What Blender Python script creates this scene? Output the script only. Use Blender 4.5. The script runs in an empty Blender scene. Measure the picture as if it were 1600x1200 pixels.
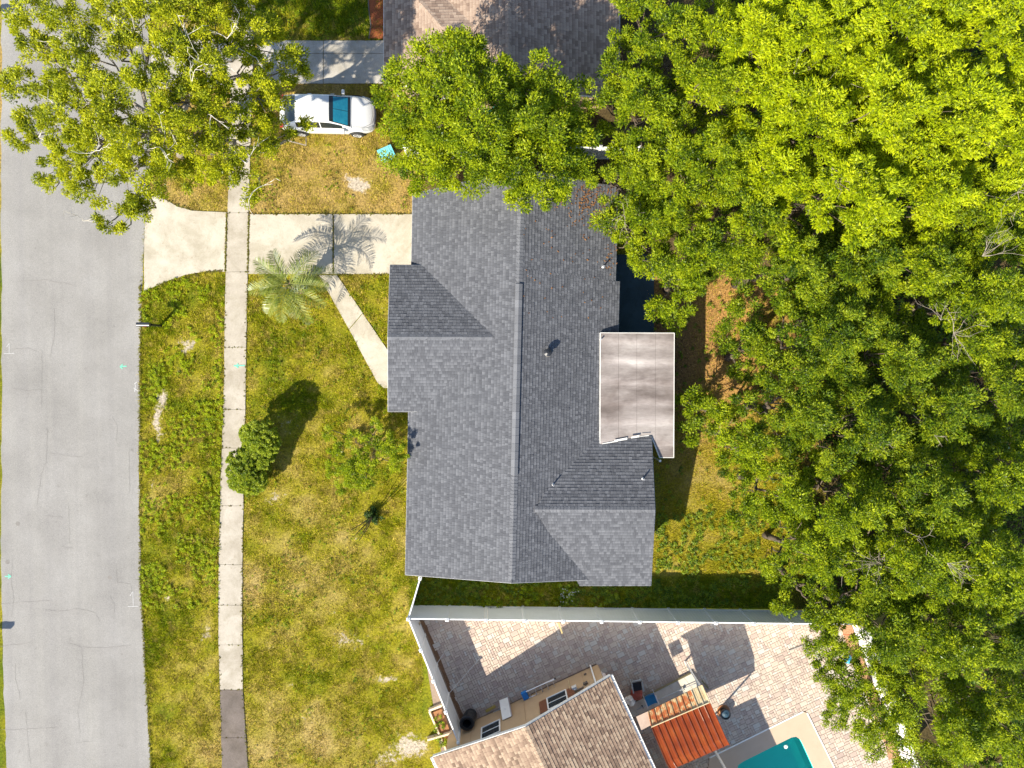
import bpy, bmesh, math, random
import numpy as np
from mathutils import Vector, Matrix, Quaternion

random.seed(7)
RNG = np.random.default_rng(7)
SC = bpy.context.scene
COL = SC.collection

# ------------------------------------------------------------------ camera
F_PX = 1054.0            # focal length in photograph pixels (1600 wide)
CAM_H = 34.0             # drone height
NADIR = (772.0, 565.0)   # pixel straight below the drone
cam_d = bpy.data.cameras.new('camera')
cam_d.sensor_width = 36.0
cam_d.lens = F_PX / 1600.0 * 36.0
cam_d.clip_start = 0.5
cam_d.clip_end = 6000.0
cam = bpy.data.objects.new('camera', cam_d)
COL.objects.link(cam)
_v = Vector((NADIR[0] - 800.0, 600.0 - NADIR[1], -F_PX)).normalized()
_q = _v.rotation_difference(Vector((0, 0, -1)))
cam.rotation_mode = 'QUATERNION'
cam.rotation_quaternion = _q
cam.location = (0, 0, CAM_H)
SC.camera = cam
RM = np.array(_q.to_matrix())

# ------------------------------------------------------------------ sky and sun
TO_SUN = Vector((-0.88, -1.0, 1.0)).normalized()
world = bpy.data.worlds.new('World')
SC.world = world
world.use_nodes = True
nt = world.node_tree
bg = nt.nodes['Background']
sky = nt.nodes.new('ShaderNodeTexSky')
sky.sky_type = 'NISHITA'
sky.sun_disc = False
sky.sun_elevation = math.asin(TO_SUN.z)
sky.sun_rotation = math.atan2(TO_SUN.x, TO_SUN.y)
sky.air_density = 1.0
sky.dust_density = 0.6
nt.links.new(sky.outputs[0], bg.inputs[0])
bg.inputs[1].default_value = 0.115
sun_d = bpy.data.lights.new('sun', 'SUN')
sun_d.energy = 5.0
sun_d.angle = math.radians(0.5)
sun_d.color = (1.0, 0.92, 0.76)
sun = bpy.data.objects.new('sun', sun_d)
COL.objects.link(sun)
sun.rotation_mode = 'QUATERNION'
sun.rotation_quaternion = (-TO_SUN).to_track_quat('-Z', 'Y')
sun.location = (-30, -30, 40)
SC.view_settings.view_transform = 'Standard'
SC.view_settings.look = 'None'
SC.view_settings.exposure = 1.1
SC.view_settings.gamma = 1.0
SC.cycles.max_bounces = 7
SC.cycles.diffuse_bounces = 4
SC.cycles.transmission_bounces = 5
SC.cycles.transparent_max_bounces = 6


# ------------------------------------------------------------------ pixel <-> place
def P(px, py, z=0.0):
    d = RM @ np.array((px - 800.0, 600.0 - py, -F_PX))
    t = (z - CAM_H) / d[2]
    return Vector((d[0] * t, d[1] * t, z))


def Pn(px, py, z=0.0):
    px = np.asarray(px, float); py = np.asarray(py, float)
    d = np.stack([px - 800.0, 600.0 - py, np.full_like(px, -F_PX)], -1) @ RM.T
    t = (z - CAM_H) / d[:, 2]
    return np.stack([d[:, 0] * t, d[:, 1] * t, np.zeros_like(t) + z], -1)


def PXn(xyz):
    q = (xyz - np.array((0, 0, CAM_H))) @ RM
    return 800.0 + F_PX * q[:, 0] / -q[:, 2], 600.0 - F_PX * q[:, 1] / -q[:, 2]


def inpoly(px, py, poly):
    px = np.asarray(px); py = np.asarray(py)
    ins = np.zeros(px.shape, bool)
    n = len(poly)
    for i in range(n):
        x0, y0 = poly[i]; x1, y1 = poly[(i + 1) % n]
        if y0 == y1:
            continue
        c = ((y0 > py) != (y1 > py)) & (px < (x1 - x0) * (py - y0) / (y1 - y0) + x0)
        ins ^= c
    return ins


def vnoise(x, y, scale, seed):
    r = np.random.default_rng(seed)
    tab = r.random((256, 256))
    fx = x / scale; fy = y / scale
    ix = np.floor(fx).astype(int); iy = np.floor(fy).astype(int)
    u = fx - ix; v = fy - iy
    u = u * u * (3 - 2 * u); v = v * v * (3 - 2 * v)
    a = tab[ix % 256, iy % 256]; b = tab[(ix + 1) % 256, iy % 256]
    c = tab[ix % 256, (iy + 1) % 256]; d = tab[(ix + 1) % 256, (iy + 1) % 256]
    return (a * (1 - u) + b * u) * (1 - v) + (c * (1 - u) + d * u) * v


def fbm(x, y, scale, seed, oct=4):
    s = 0; a = 1; t = 0
    for i in range(oct):
        s = s + a * vnoise(x, y, scale, seed + i * 17)
        t += a; a *= 0.55; scale *= 0.5
    return s / t


# ------------------------------------------------------------------ materials
MATS = {}


def new_mat(name):
    m = bpy.data.materials.new(name)
    m.use_nodes = True
    b = m.node_tree.nodes['Principled BSDF']
    MATS[name] = m
    return m, m.node_tree, b


def N(t, kind, **kw):
    n = t.nodes.new(kind)
    for k, v in kw.items():
        setattr(n, k, v)
    return n


def ramp(t, fac, stops):
    r = N(t, 'ShaderNodeValToRGB')
    els = r.color_ramp.elements
    while len(els) < len(stops):
        els.new(0.5)
    for e, (p, c) in zip(els, stops):
        e.position = p
        e.color = (c[0], c[1], c[2], 1)
    t.links.new(fac, r.inputs[0])
    return r.outputs[0]


def noise(t, scale, detail=4, rough=0.6, coord='Object', dist=0.0, stretch=None):
    tc = N(t, 'ShaderNodeTexCoord')
    n = N(t, 'ShaderNodeTexNoise')
    n.inputs['Scale'].default_value = scale
    n.inputs['Detail'].default_value = detail
    n.inputs['Roughness'].default_value = rough
    n.inputs['Distortion'].default_value = dist
    if stretch:
        mp = N(t, 'ShaderNodeMapping')
        mp.inputs['Scale'].default_value = stretch
        t.links.new(tc.outputs[coord], mp.inputs[0])
        t.links.new(mp.outputs[0], n.inputs['Vector'])
    else:
        t.links.new(tc.outputs[coord], n.inputs['Vector'])
    return n.outputs['Fac']


def mixc(t, fac, a, b, mode='MIX'):
    m = N(t, 'ShaderNodeMix', data_type='RGBA', blend_type=mode)
    if hasattr(fac, 'is_linked'):
        t.links.new(fac, m.inputs[0])
    else:
        m.inputs[0].default_value = fac
    for s, i in ((a, 6), (b, 7)):
        if hasattr(s, 'is_linked'):
            t.links.new(s, m.inputs[i])
        else:
            m.inputs[i].default_value = (s[0], s[1], s[2], 1)
    return m.outputs[2]


def attr(t, name, out='Fac'):
    a = N(t, 'ShaderNodeAttribute', attribute_name=name)
    return a.outputs[out]


def bump(t, b, h, strength=0.3, dist=0.02):
    n = N(t, 'ShaderNodeBump')
    n.inputs['Strength'].default_value = strength
    n.inputs['Distance'].default_value = dist
    t.links.new(h, n.inputs['Height'])
    t.links.new(n.outputs[0], b.inputs['Normal'])


def pmat(name, c1, c2=None, scale=3.0, rough=0.7, metal=0.0, bmp=0.0, detail=5, spec=0.4, c3=None, stretch=None):
    m, t, b = new_mat(name)
    b.inputs['Roughness'].default_value = rough
    b.inputs['Metallic'].default_value = metal
    b.inputs['Specular IOR Level'].default_value = spec
    if c2 is None:
        c2 = tuple(x * 0.85 for x in c1)
    f = noise(t, scale, detail, stretch=stretch)
    stops = [(0.3, c1), (0.7, c2)]
    if c3:
        stops = [(0.25, c1), (0.5, c2), (0.75, c3)]
    col = ramp(t, f, stops)
    t.links.new(col, b.inputs['Base Color'])
    if bmp:
        bump(t, b, noise(t, scale * 6, 6), bmp, 0.02)
    return m


def tint_mat(name, stops, rough=0.85, fine=60.0, fine_amt=0.35, bmp=0.4, big=None, spec=0.25):
    """colour picked by the per-piece 'tint' attribute, with grain over it"""
    m, t, b = new_mat(name)
    b.inputs['Roughness'].default_value = rough
    b.inputs['Specular IOR Level'].default_value = spec
    col = ramp(t, attr(t, 'tint'), stops)
    g = ramp(t, noise(t, fine, 3), [(0.25, (1 - fine_amt,) * 3), (0.75, (1 + fine_amt * 0.4,) * 3)])
    col = mixc(t, 1.0, col, g, 'MULTIPLY')
    if big:
        s, lo, hi = big
        g2 = ramp(t, noise(t, s, 4), [(0.3, (lo,) * 3), (0.7, (hi,) * 3)])
        col = mixc(t, 1.0, col, g2, 'MULTIPLY')
    t.links.new(col, b.inputs['Base Color'])
    if bmp:
        bump(t, b, noise(t, fine * 1.5, 3), bmp, 0.01)
    return m


def leaf_mat(name, stops, transl=0.33, gloss=0.0, tr_gain=1.5):
    m, t, b = new_mat(name)
    t.nodes.remove(b)
    out = t.nodes['Material Output']
    col = ramp(t, attr(t, 'tint'), stops)
    d = N(t, 'ShaderNodeBsdfDiffuse')
    t.links.new(col, d.inputs[0])
    tr = N(t, 'ShaderNodeBsdfTranslucent')
    tc = mixc(t, 1.0, col, (tr_gain * 0.85, tr_gain * 0.85, tr_gain * 0.4), 'MULTIPLY')
    t.links.new(tc, tr.inputs[0])
    mx = N(t, 'ShaderNodeMixShader'); mx.inputs[0].default_value = transl
    t.links.new(d.outputs[0], mx.inputs[1]); t.links.new(tr.outputs[0], mx.inputs[2])
    g = N(t, 'ShaderNodeBsdfGlossy'); g.inputs['Roughness'].default_value = 0.5
    g.inputs['Color'].default_value = (0.9, 0.95, 0.85, 1)
    fr = N(t, 'ShaderNodeFresnel'); fr.inputs[0].default_value = 1.4
    mm = N(t, 'ShaderNodeMath', operation='MULTIPLY_ADD')
    t.links.new(fr.outputs[0], mm.inputs[0]); mm.inputs[1].default_value = 0.32; mm.inputs[2].default_value = gloss * 0.25
    mx2 = N(t, 'ShaderNodeMixShader')
    t.links.new(mm.outputs[0], mx2.inputs[0])
    t.links.new(mx.outputs[0], mx2.inputs[1]); t.links.new(g.outputs[0], mx2.inputs[2])
    t.links.new(mx2.outputs[0], out.inputs[0])
    return m


# foliage of different kinds of tree
LEAF = {
    'lime': leaf_mat('leaf_lime', [(0.0, (0.060, 0.105, 0.003)), (0.45, (0.270, 0.350, 0.004)), (1.0, (0.430, 0.480, 0.007))]),
    'mid': leaf_mat('leaf_mid', [(0.0, (0.024, 0.058, 0.003)), (0.5, (0.172, 0.245, 0.005)), (1.0, (0.350, 0.400, 0.008))]),
    'deep': leaf_mat('leaf_deep', [(0.0, (0.013, 0.040, 0.003)), (0.5, (0.112, 0.180, 0.006)), (1.0, (0.285, 0.335, 0.010))]),
    'oak': leaf_mat('leaf_oak', [(0.0, (0.060, 0.090, 0.004)), (0.5, (0.280, 0.320, 0.006)), (1.0, (0.470, 0.470, 0.010))]),
    'bush': leaf_mat('leaf_bush', [(0.0, (0.020, 0.065, 0.004)), (0.5, (0.160, 0.240, 0.008)), (1.0, (0.360, 0.410, 0.014))], gloss=0.05),
    'palm': leaf_mat('leaf_palm', [(0.0, (0.07, 0.115, 0.012)), (0.5, (0.16, 0.205, 0.03)), (1.0, (0.32, 0.33, 0.09))], transl=0.25, gloss=0.05, tr_gain=1.0),
    'dark': leaf_mat('leaf_dark', [(0.0, (0.010, 0.03, 0.008)), (0.5, (0.025, 0.06, 0.010)), (1.0, (0.06, 0.10, 0.014))], transl=0.15),
}
BARK = pmat('bark', (0.07, 0.05, 0.035), (0.14, 0.11, 0.08), 8, 0.9, bmp=0.6)
BARK_GREY = pmat('bark_grey', (0.17, 0.145, 0.12), (0.30, 0.26, 0.22), 6, 0.85, bmp=0.4)
BARK_TWIG = pmat('bark_twig', (0.20, 0.165, 0.13), (0.34, 0.29, 0.24), 6, 0.85)
BARK_PALE = pmat('bark_pale', (0.42, 0.38, 0.33), (0.66, 0.61, 0.54), 6, 0.85, bmp=0.4)
WHITE_VINYL = pmat('white_vinyl', (0.80, 0.80, 0.80), (0.74, 0.74, 0.72), 1.2, 0.35)
WHITE_PAINT = pmat('white_paint', (0.78, 0.77, 0.74), (0.68, 0.66, 0.62), 2.5, 0.5)
BLACK_PLASTIC = pmat('black_plastic', (0.018, 0.018, 0.02), (0.03, 0.03, 0.033), 6, 0.45)
DARK_METAL = pmat('dark_metal', (0.03, 0.032, 0.036), (0.05, 0.05, 0.055), 8, 0.25, metal=0.3)
GLASS_DARK = pmat('dark_glass', (0.012, 0.018, 0.022), (0.02, 0.028, 0.03), 1, 0.04, spec=0.6)
RUBBER = pmat('rubber', (0.02, 0.02, 0.02), (0.03, 0.03, 0.03), 9, 0.8)
ALU = pmat('aluminium', (0.70, 0.70, 0.72), (0.55, 0.55, 0.57), 9, 0.35, metal=0.7)
WOOD = pmat('weathered_wood', (0.42, 0.30, 0.17), (0.58, 0.46, 0.30), 5, 0.8, bmp=0.3, stretch=(1, 6, 1))
STUCCO_TAN = pmat('stucco_tan', (0.43, 0.295, 0.17), (0.48, 0.335, 0.20), 1.3, 0.9, bmp=0.25)
STUCCO_GREY = pmat('stucco_grey', (0.42, 0.44, 0.45), (0.48, 0.50, 0.50), 1.3, 0.9, bmp=0.25)


# ------------------------------------------------------------------ mesh building
WL = {}      # world place of every object that parents others


def tag(o, label=None, cat=None, group=None, kind=None):
    if label: o['label'] = label
    if cat: o['category'] = cat
    if group: o['group'] = group
    if kind: o['kind'] = kind
    return o


def empty(name, loc, label=None, cat=None, group=None, kind=None):
    o = bpy.data.objects.new(name, None)
    o.empty_display_size = 0.3
    COL.objects.link(o)
    o.location = loc
    WL[o] = Vector(loc)
    return tag(o, label, cat, group, kind)


class MB:
    def __init__(self):
        self.v = []; self.f = []; self.t = []

    def add(self, vs, fs, tint=None):
        b = len(self.v)
        self.v += [tuple(p) for p in vs]
        self.f += [[i + b for i in f] for f in fs]
        if tint is not None:
            self.t += list(tint) if hasattr(tint, '__len__') else [tint] * len(vs)
        return self

    def box(self, c, s, rz=0.0, M=None, tint=None):
        hx, hy, hz = s[0] / 2, s[1] / 2, s[2] / 2
        vs = []
        R = Matrix.Rotation(rz, 3, 'Z')
        for x in (-hx, hx):
            for y in (-hy, hy):
                for z in (-hz, hz):
                    p = R @ Vector((x, y, z)) + Vector(c)
                    vs.append(M @ p if M else p)
        return self.add(vs, [(0, 1, 3, 2), (4, 6, 7, 5), (0, 4, 5, 1), (2, 3, 7, 6), (0, 2, 6, 4), (1, 5, 7, 3)], tint)

    def prism(self, pts, z0, z1, tint=None):
        pts = [Vector((p[0], p[1], 0)) for p in pts]
        n = len(pts)
        if sum(pts[i].x * pts[(i + 1) % n].y - pts[(i + 1) % n].x * pts[i].y for i in range(n)) < 0:
            pts.reverse()
        vs = [(p.x, p.y, z0) for p in pts] + [(p.x, p.y, z1) for p in pts]
        fs = [list(range(n - 1, -1, -1)), list(range(n, 2 * n))]
        fs += [(i, (i + 1) % n, n + (i + 1) % n, n + i) for i in range(n)]
        return self.add(vs, fs, tint)

    def slab(self, top, th, tint=None):
        """plate: polygon in space and its thickness downward"""
        n = len(top)
        top = [Vector(p) for p in top]
        nz = sum(top[i].x * top[(i + 1) % n].y - top[(i + 1) % n].x * top[i].y for i in range(n))
        if nz < 0:
            top.reverse()
        vs = [p.copy() for p in top] + [p - Vector((0, 0, th)) for p in top]
        fs = [list(range(n)), list(range(2 * n - 1, n - 1, -1))]
        fs += [(i, n + i, n + (i + 1) % n, (i + 1) % n) for i in range(n)]
        return self.add(vs, fs, tint)

    def tube(self, path, rad, n=6, cap=True, tint=None):
        path = [Vector(p) for p in path]
        if not hasattr(rad, '__len__'):
            rad = [rad] * len(path)
        vs = []; fs = []
        for i, p in enumerate(path):
            d = (path[min(i + 1, len(path) - 1)] - path[max(i - 1, 0)])
            if d.length < 1e-6: d = Vector((0, 0, 1))
            d.normalize()
            a = d.cross(Vector((0, 0, 1)))
            if a.length < 1e-3: a = d.cross(Vector((1, 0, 0)))
            a.normalize(); b = d.cross(a)
            for k in range(n):
                an = 2 * math.pi * k / n
                vs.append(p + (a * math.cos(an) + b * math.sin(an)) * rad[i])
        for i in range(len(path) - 1):
            for k in range(n):
                fs.append((i * n + k, i * n + (k + 1) % n, (i + 1) * n + (k + 1) % n, (i + 1) * n + k))
        if cap:
            fs.append(list(range(n - 1, -1, -1)))
            m = (len(path) - 1) * n
            fs.append(list(range(m, m + n)))
        return self.add(vs, fs, tint)

    def lathe(self, c, prof, n=20, M=None, tint=None):
        vs = []; fs = []
        for (r, z) in prof:
            for k in range(n):
                a = 2 * math.pi * k / n
                p = Vector((r * math.cos(a), r * math.sin(a), z))
                if M: p = M @ p
                vs.append(p + Vector(c))
        for i in range(len(prof) - 1):
            for k in range(n):
                fs.append((i * n + k, i * n + (k + 1) % n, (i + 1) * n + (k + 1) % n, (i + 1) * n + k))
        fs.append(list(range(n - 1, -1, -1)))
        m = (len(prof) - 1) * n
        fs.append(list(range(m, m + n)))
        return self.add(vs, fs, tint)

    def build(self, name, mat, parent=None, smooth=False, origin=None, bevel=0.0):
        org = Vector(origin) if origin is not None else (WL[parent] if parent is not None else Vector((0, 0, 0)))
        me = bpy.data.meshes.new(name)
        me.from_pydata([(p[0] - org.x, p[1] - org.y, p[2] - org.z) for p in self.v], [], self.f)
        if self.t:
            a = me.attributes.new('tint', 'FLOAT', 'POINT')
            a.data.foreach_set('value', np.array(self.t, np.float32))
        if smooth:
            me.polygons.foreach_set('use_smooth', [True] * len(me.polygons))
        me.materials.append(mat)
        me.validate()
        me.update()
        o = bpy.data.objects.new(name, me)
        COL.objects.link(o)
        if parent is not None:
            o.parent = parent
            WL[o] = WL[parent]
            if origin is not None:
                o.location = org - WL[parent]
                WL[o] = org
        else:
            o.location = org
            WL[o] = org
        if bevel:
            b = o.modifiers.new('bevel', 'BEVEL')
            b.width = bevel; b.segments = 2; b.limit_method = 'ANGLE'
        return o


def np_mesh(name, verts, quads, mat, tint=None, col=None, parent=None, nper=4):
    org = np.array(WL[parent]) if parent is not None else np.zeros(3)
    me = bpy.data.meshes.new(name)
    nv = len(verts); nf = len(quads); nper = quads.shape[1]
    me.vertices.add(nv)
    me.vertices.foreach_set('co', (verts - org).astype(np.float32).ravel())
    me.loops.add(nf * nper)
    me.loops.foreach_set('vertex_index', quads.astype(np.int32).ravel())
    me.polygons.add(nf)
    me.polygons.foreach_set('loop_start', np.arange(0, nf * nper, nper, dtype=np.int32))
    try:
        me.polygons.foreach_set('loop_total', np.full(nf, nper, np.int32))
    except Exception:
        pass
    if tint is not None:
        a = me.attributes.new('tint', 'FLOAT', 'POINT')
        a.data.foreach_set('value', tint.astype(np.float32))
    if col is not None:
        a = me.attributes.new('col', 'FLOAT_COLOR', 'POINT')
        a.data.foreach_set('color', col.astype(np.float32).ravel())
    me.materials.append(mat)
    me.update(calc_edges=True)
    o = bpy.data.objects.new(name, me)
    COL.objects.link(o)
    if parent is not None:
        o.parent = parent
        WL[o] = WL[parent]
    else:
        WL[o] = Vector((0, 0, 0))
    return o


def norm(a):
    return a / np.maximum(np.linalg.norm(a, axis=-1, keepdims=True), 1e-9)


def lerp(a, b, t):
    return a + (b - a) * t


# ================================================================== GROUND
ROAD = [(3, -40), (2, 300), (3, 620), (2, 900), (6, 1060), (12, 1240), (238, 1240), (232, 1130), (227, 1040), (221, 930), (218, 800),
        (218, 640), (219, 520), (221, 460), (222, 440), (225, 380), (228, 330), (232, 300), (236, 240), (236, 100), (236, -40)]
APRON = [(225.5, 455), (226, 380), (229, 330), (233, 302), (245, 305), (262, 314), (280, 324), (300, 329), (354, 332), (352, 424), (322, 424), (296, 428), (268, 437), (246, 446)]
DRIVE_A = [(391, 335), (520, 335), (520, 428), (388, 428)]
DRIVE_B = [(522, 335), (652, 335), (652, 428), (522, 428)]
WALK = [(499, 430.5), (527, 430.5), (618, 565), (618, 606), (600, 606), (590, 598)]
TOP_DRIVE = [(402, 64), (612, 64), (612, 131), (400, 131)]
TOP_APRON = [(237, 60), (362, 62), (362, 133), (237, 140)]
HARD = [ROAD, APRON, DRIVE_A, DRIVE_B, WALK, TOP_DRIVE, TOP_APRON]


def wxl(y):   # sidewalk left / right edge by row
    ys = [-40, 0, 200, 333, 425, 620, 760, 885, 1008, 1078, 1140, 1240]
    l = [364, 363, 359, 356, 353, 350, 345, 342, 342, 344, 346, 348]
    return float(np.interp(y, ys, l))


def wxr(y):
    ys = [-40, 0, 200, 333, 425, 620, 760, 885, 1008, 1078, 1140, 1240]
    r = [402, 400, 392, 389, 387, 384, 381, 379, 379, 380, 384, 391]
    return float(np.interp(y, ys, r))


SIDEWALK = [(wxl(y), y) for y in range(-40, 1241, 40)] + [(wxr(y), y) for y in range(1240, -41, -40)]
HARD.append(SIDEWALK)
PATIO_REG = [(652, 950), (1338, 958), (1409, 1240), (700, 1240)]


def ground_cols(px, py, x, y):
    """true colours of turf, straw, sand, soil and leaf litter by place"""
    n1 = fbm(x, y, 3.2, 11, 5); n2 = fbm(x, y, 1.1, 31, 4); n3 = fbm(x, y, 0.5, 51, 3)
    dry = np.full(px.shape, 0.46)
    dry = np.where(py < 335, 0.72, dry)
    dry = np.where((py < 64) & (px > 395), 0.12, dry)
    strip = px < 350
    dry = np.where(strip & (py > 400), 0.24 + 0.35 * np.clip((py - 900) / 80, 0, 1) * np.clip((px - 230) / 60, 0.1, 1), dry)
    lawn = (px > 380) & (px < 660) & (py > 428)
    dry = np.where(lawn, 0.40 + 0.12 * np.clip((py - 600) / 120, 0, 1) + 0.10 * np.clip((py - 820) / 120, 0, 1), dry)
    dry = np.where((px > 640) & (py > 880) & (py < 960), 0.05, dry)
    back = (px > 960) & (py > 380) & (py < 900)
    dry = np.where(back, 0.45, dry)
    d = np.clip(dry + (n1 - 0.5) * 1.1 + (n2 - 0.5) * 0.75 + (n3 - 0.5) * 0.5, 0, 1)

    def blob(cx, cy, rx, ry, amp=1.0):
        return amp * np.exp(-(((px - cx) / rx) ** 2 + ((py - cy) / ry) ** 2))
    bare = (blob(563, 290, 20, 13, 1.2) + blob(540, 277, 12, 8, .6) + blob(620, 292, 25, 12, .4) + blob(255, 622, 10, 16) + blob(246, 650, 9, 25, 1.0) + blob(252, 690, 9, 18, .7)
            + blob(292, 540, 18, 16, .75) + blob(280, 575, 9, 14, .6) + blob(266, 492, 15, 10, .5) + blob(236, 760, 4, 25, .6)
            + blob(262, 940, 10, 20, .6) + blob(320, 990, 14, 22, .7) + blob(320, 860, 18, 25, .45) + blob(390, 1000, 8, 7, .8) + blob(330, 1060, 15, 40, .35)
            + blob(555, 905, 14, 14, .7) + blob(600, 1060, 26, 9, .8) + blob(545, 1000, 40, 25, .55) + blob(640, 1165, 34, 25, .9) + blob(600, 1190, 30, 20, .6)
            + blob(430, 780, 30, 20, .5) + blob(470, 830, 40, 18, .35) + blob(520, 960, 25, 20, .4) + blob(420, 1010, 28, 7, .6) + blob(455, 1060, 8, 35, .6)
            + blob(480, 1120, 25, 14, .5) + blob(560, 840, 24, 12, .5) + blob(450, 660, 30, 26, .5) + blob(575, 540, 12, 30, .2) + blob(600, 470, 10, 30, .35))
    bare = np.clip(bare * (0.3 + 0.9 * n2), 0, 1)
    litter = np.where((px > 985) & (py > 425) & (py < 900), 1.0, 0.0) * np.clip(1.1 - (py - 560) / 180, 0.06, 1)
    litter = np.clip(litter * (0.25 + 1.5 * fbm(x, y, 2.0, 77, 4)), 0, 1)
    top_dry = np.clip((345 - py) / 20, 0, 1) * (px < 660) * (py > 60)
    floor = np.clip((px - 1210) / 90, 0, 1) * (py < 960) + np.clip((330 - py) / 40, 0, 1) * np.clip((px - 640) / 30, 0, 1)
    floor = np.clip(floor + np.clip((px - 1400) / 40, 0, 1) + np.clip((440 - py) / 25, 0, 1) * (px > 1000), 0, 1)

    def L(a, b, t):
        return a + (b - a) * t[:, None]
    lush = np.array((0.085, 0.125, 0.007)); olive = np.array((0.24, 0.215, 0.014)); straw = np.array((0.36, 0.27, 0.095))
    odry = np.array((0.33, 0.215, 0.07)); sand = np.array((0.56, 0.49, 0.40)); soil = np.array((0.07, 0.05, 0.028)); lit = np.array((0.40, 0.22, 0.075))
    c = L(lush, olive, np.clip(d * 2, 0, 1))
    c = L(c, np.broadcast_to(straw, c.shape), np.clip(d * 2 - 1, 0, 1))
    c = L(c, np.broadcast_to(odry, c.shape), top_dry * (0.1 + 0.8 * n2))
    c = L(c, np.broadcast_to(lit, c.shape), litter * 0.9)
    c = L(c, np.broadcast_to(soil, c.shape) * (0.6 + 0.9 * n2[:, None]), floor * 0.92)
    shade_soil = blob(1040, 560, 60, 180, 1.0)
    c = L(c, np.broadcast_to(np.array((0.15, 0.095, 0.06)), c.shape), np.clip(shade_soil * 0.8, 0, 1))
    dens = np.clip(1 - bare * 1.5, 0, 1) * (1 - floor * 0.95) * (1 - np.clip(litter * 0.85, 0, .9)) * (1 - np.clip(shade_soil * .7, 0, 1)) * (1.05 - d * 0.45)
    return c, dens, d, bare


def make_ground():
    m, t, b = new_mat('turf_soil')
    b.inputs['Roughness'].default_value = 0.95
    b.inputs['Specular IOR Level'].default_value = 0.1
    a = N(t, 'ShaderNodeAttribute', attribute_name='col')
    g = ramp(t, noise(t, 9, 6, 0.8), [(0.34, (0.32, 0.30, 0.26)), (0.5, (0.9, 0.9, 0.9)), (0.64, (1.5, 1.42, 1.3))])
    sv = N(t, 'ShaderNodeMath', operation='MULTIPLY_ADD')
    t.links.new(noise(t, 3.5, 6, 0.75), sv.inputs[0]); sv.inputs[1].default_value = 1.8
    t.links.new(a.outputs['Alpha'], sv.inputs[2])
    sm = N(t, 'ShaderNodeMapRange'); sm.interpolation_type = 'SMOOTHSTEP'
    sm.inputs[1].default_value = 1.28; sm.inputs[2].default_value = 1.55
    t.links.new(sv.outputs[0], sm.inputs[0])
    cc = mixc(t, sm.outputs[0], a.outputs['Color'], (0.46, 0.395, 0.315))
    t.links.new(mixc(t, 1.0, cc, g, 'MULTIPLY'), b.inputs['Base Color'])
    bump(t, b, noise(t, 22, 5, 0.7), 0.8, 0.05)
    xs = np.arange(-36, 36.01, 0.3); ys = np.arange(-28.2, 28.21, 0.3)
    X, Y = np.meshgrid(xs, ys, indexing='ij')
    nx, ny = X.shape
    x = X.ravel(); y = Y.ravel()
    v = np.stack([x, y, np.zeros_like(x)], -1)
    px, py = PXn(v)
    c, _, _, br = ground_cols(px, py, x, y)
    # beyond the plot: plain turf
    far = np.array([(s, r, 0) for s in (-1500, xs[0], xs[-1], 1500) for r in (-1500, ys[0], ys[-1], 1500)], float)
    idx = np.arange(nx * ny).reshape(nx, ny)
    q = np.stack([idx[:-1, :-1], idx[1:, :-1], idx[1:, 1:], idx[:-1, 1:]], -1).reshape(-1, 4)
    base = nx * ny
    fi = np.arange(16).reshape(4, 4) + base
    fq = [(fi[i, j], fi[i + 1, j], fi[i + 1, j + 1], fi[i, j + 1]) for i in range(3) for j in range(3) if not (i == 1 and j == 1)]
    v = np.concatenate([v, far]); q = np.concatenate([q, np.array(fq)])
    c = np.concatenate([c, np.tile(np.array((0.10, 0.11, 0.02)), (16, 1))])
    c4 = np.concatenate([c, np.concatenate([br, np.zeros(16)])[:, None]], 1)
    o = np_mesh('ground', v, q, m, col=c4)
    tag(o, kind='structure')
    return o


make_ground()

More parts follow.
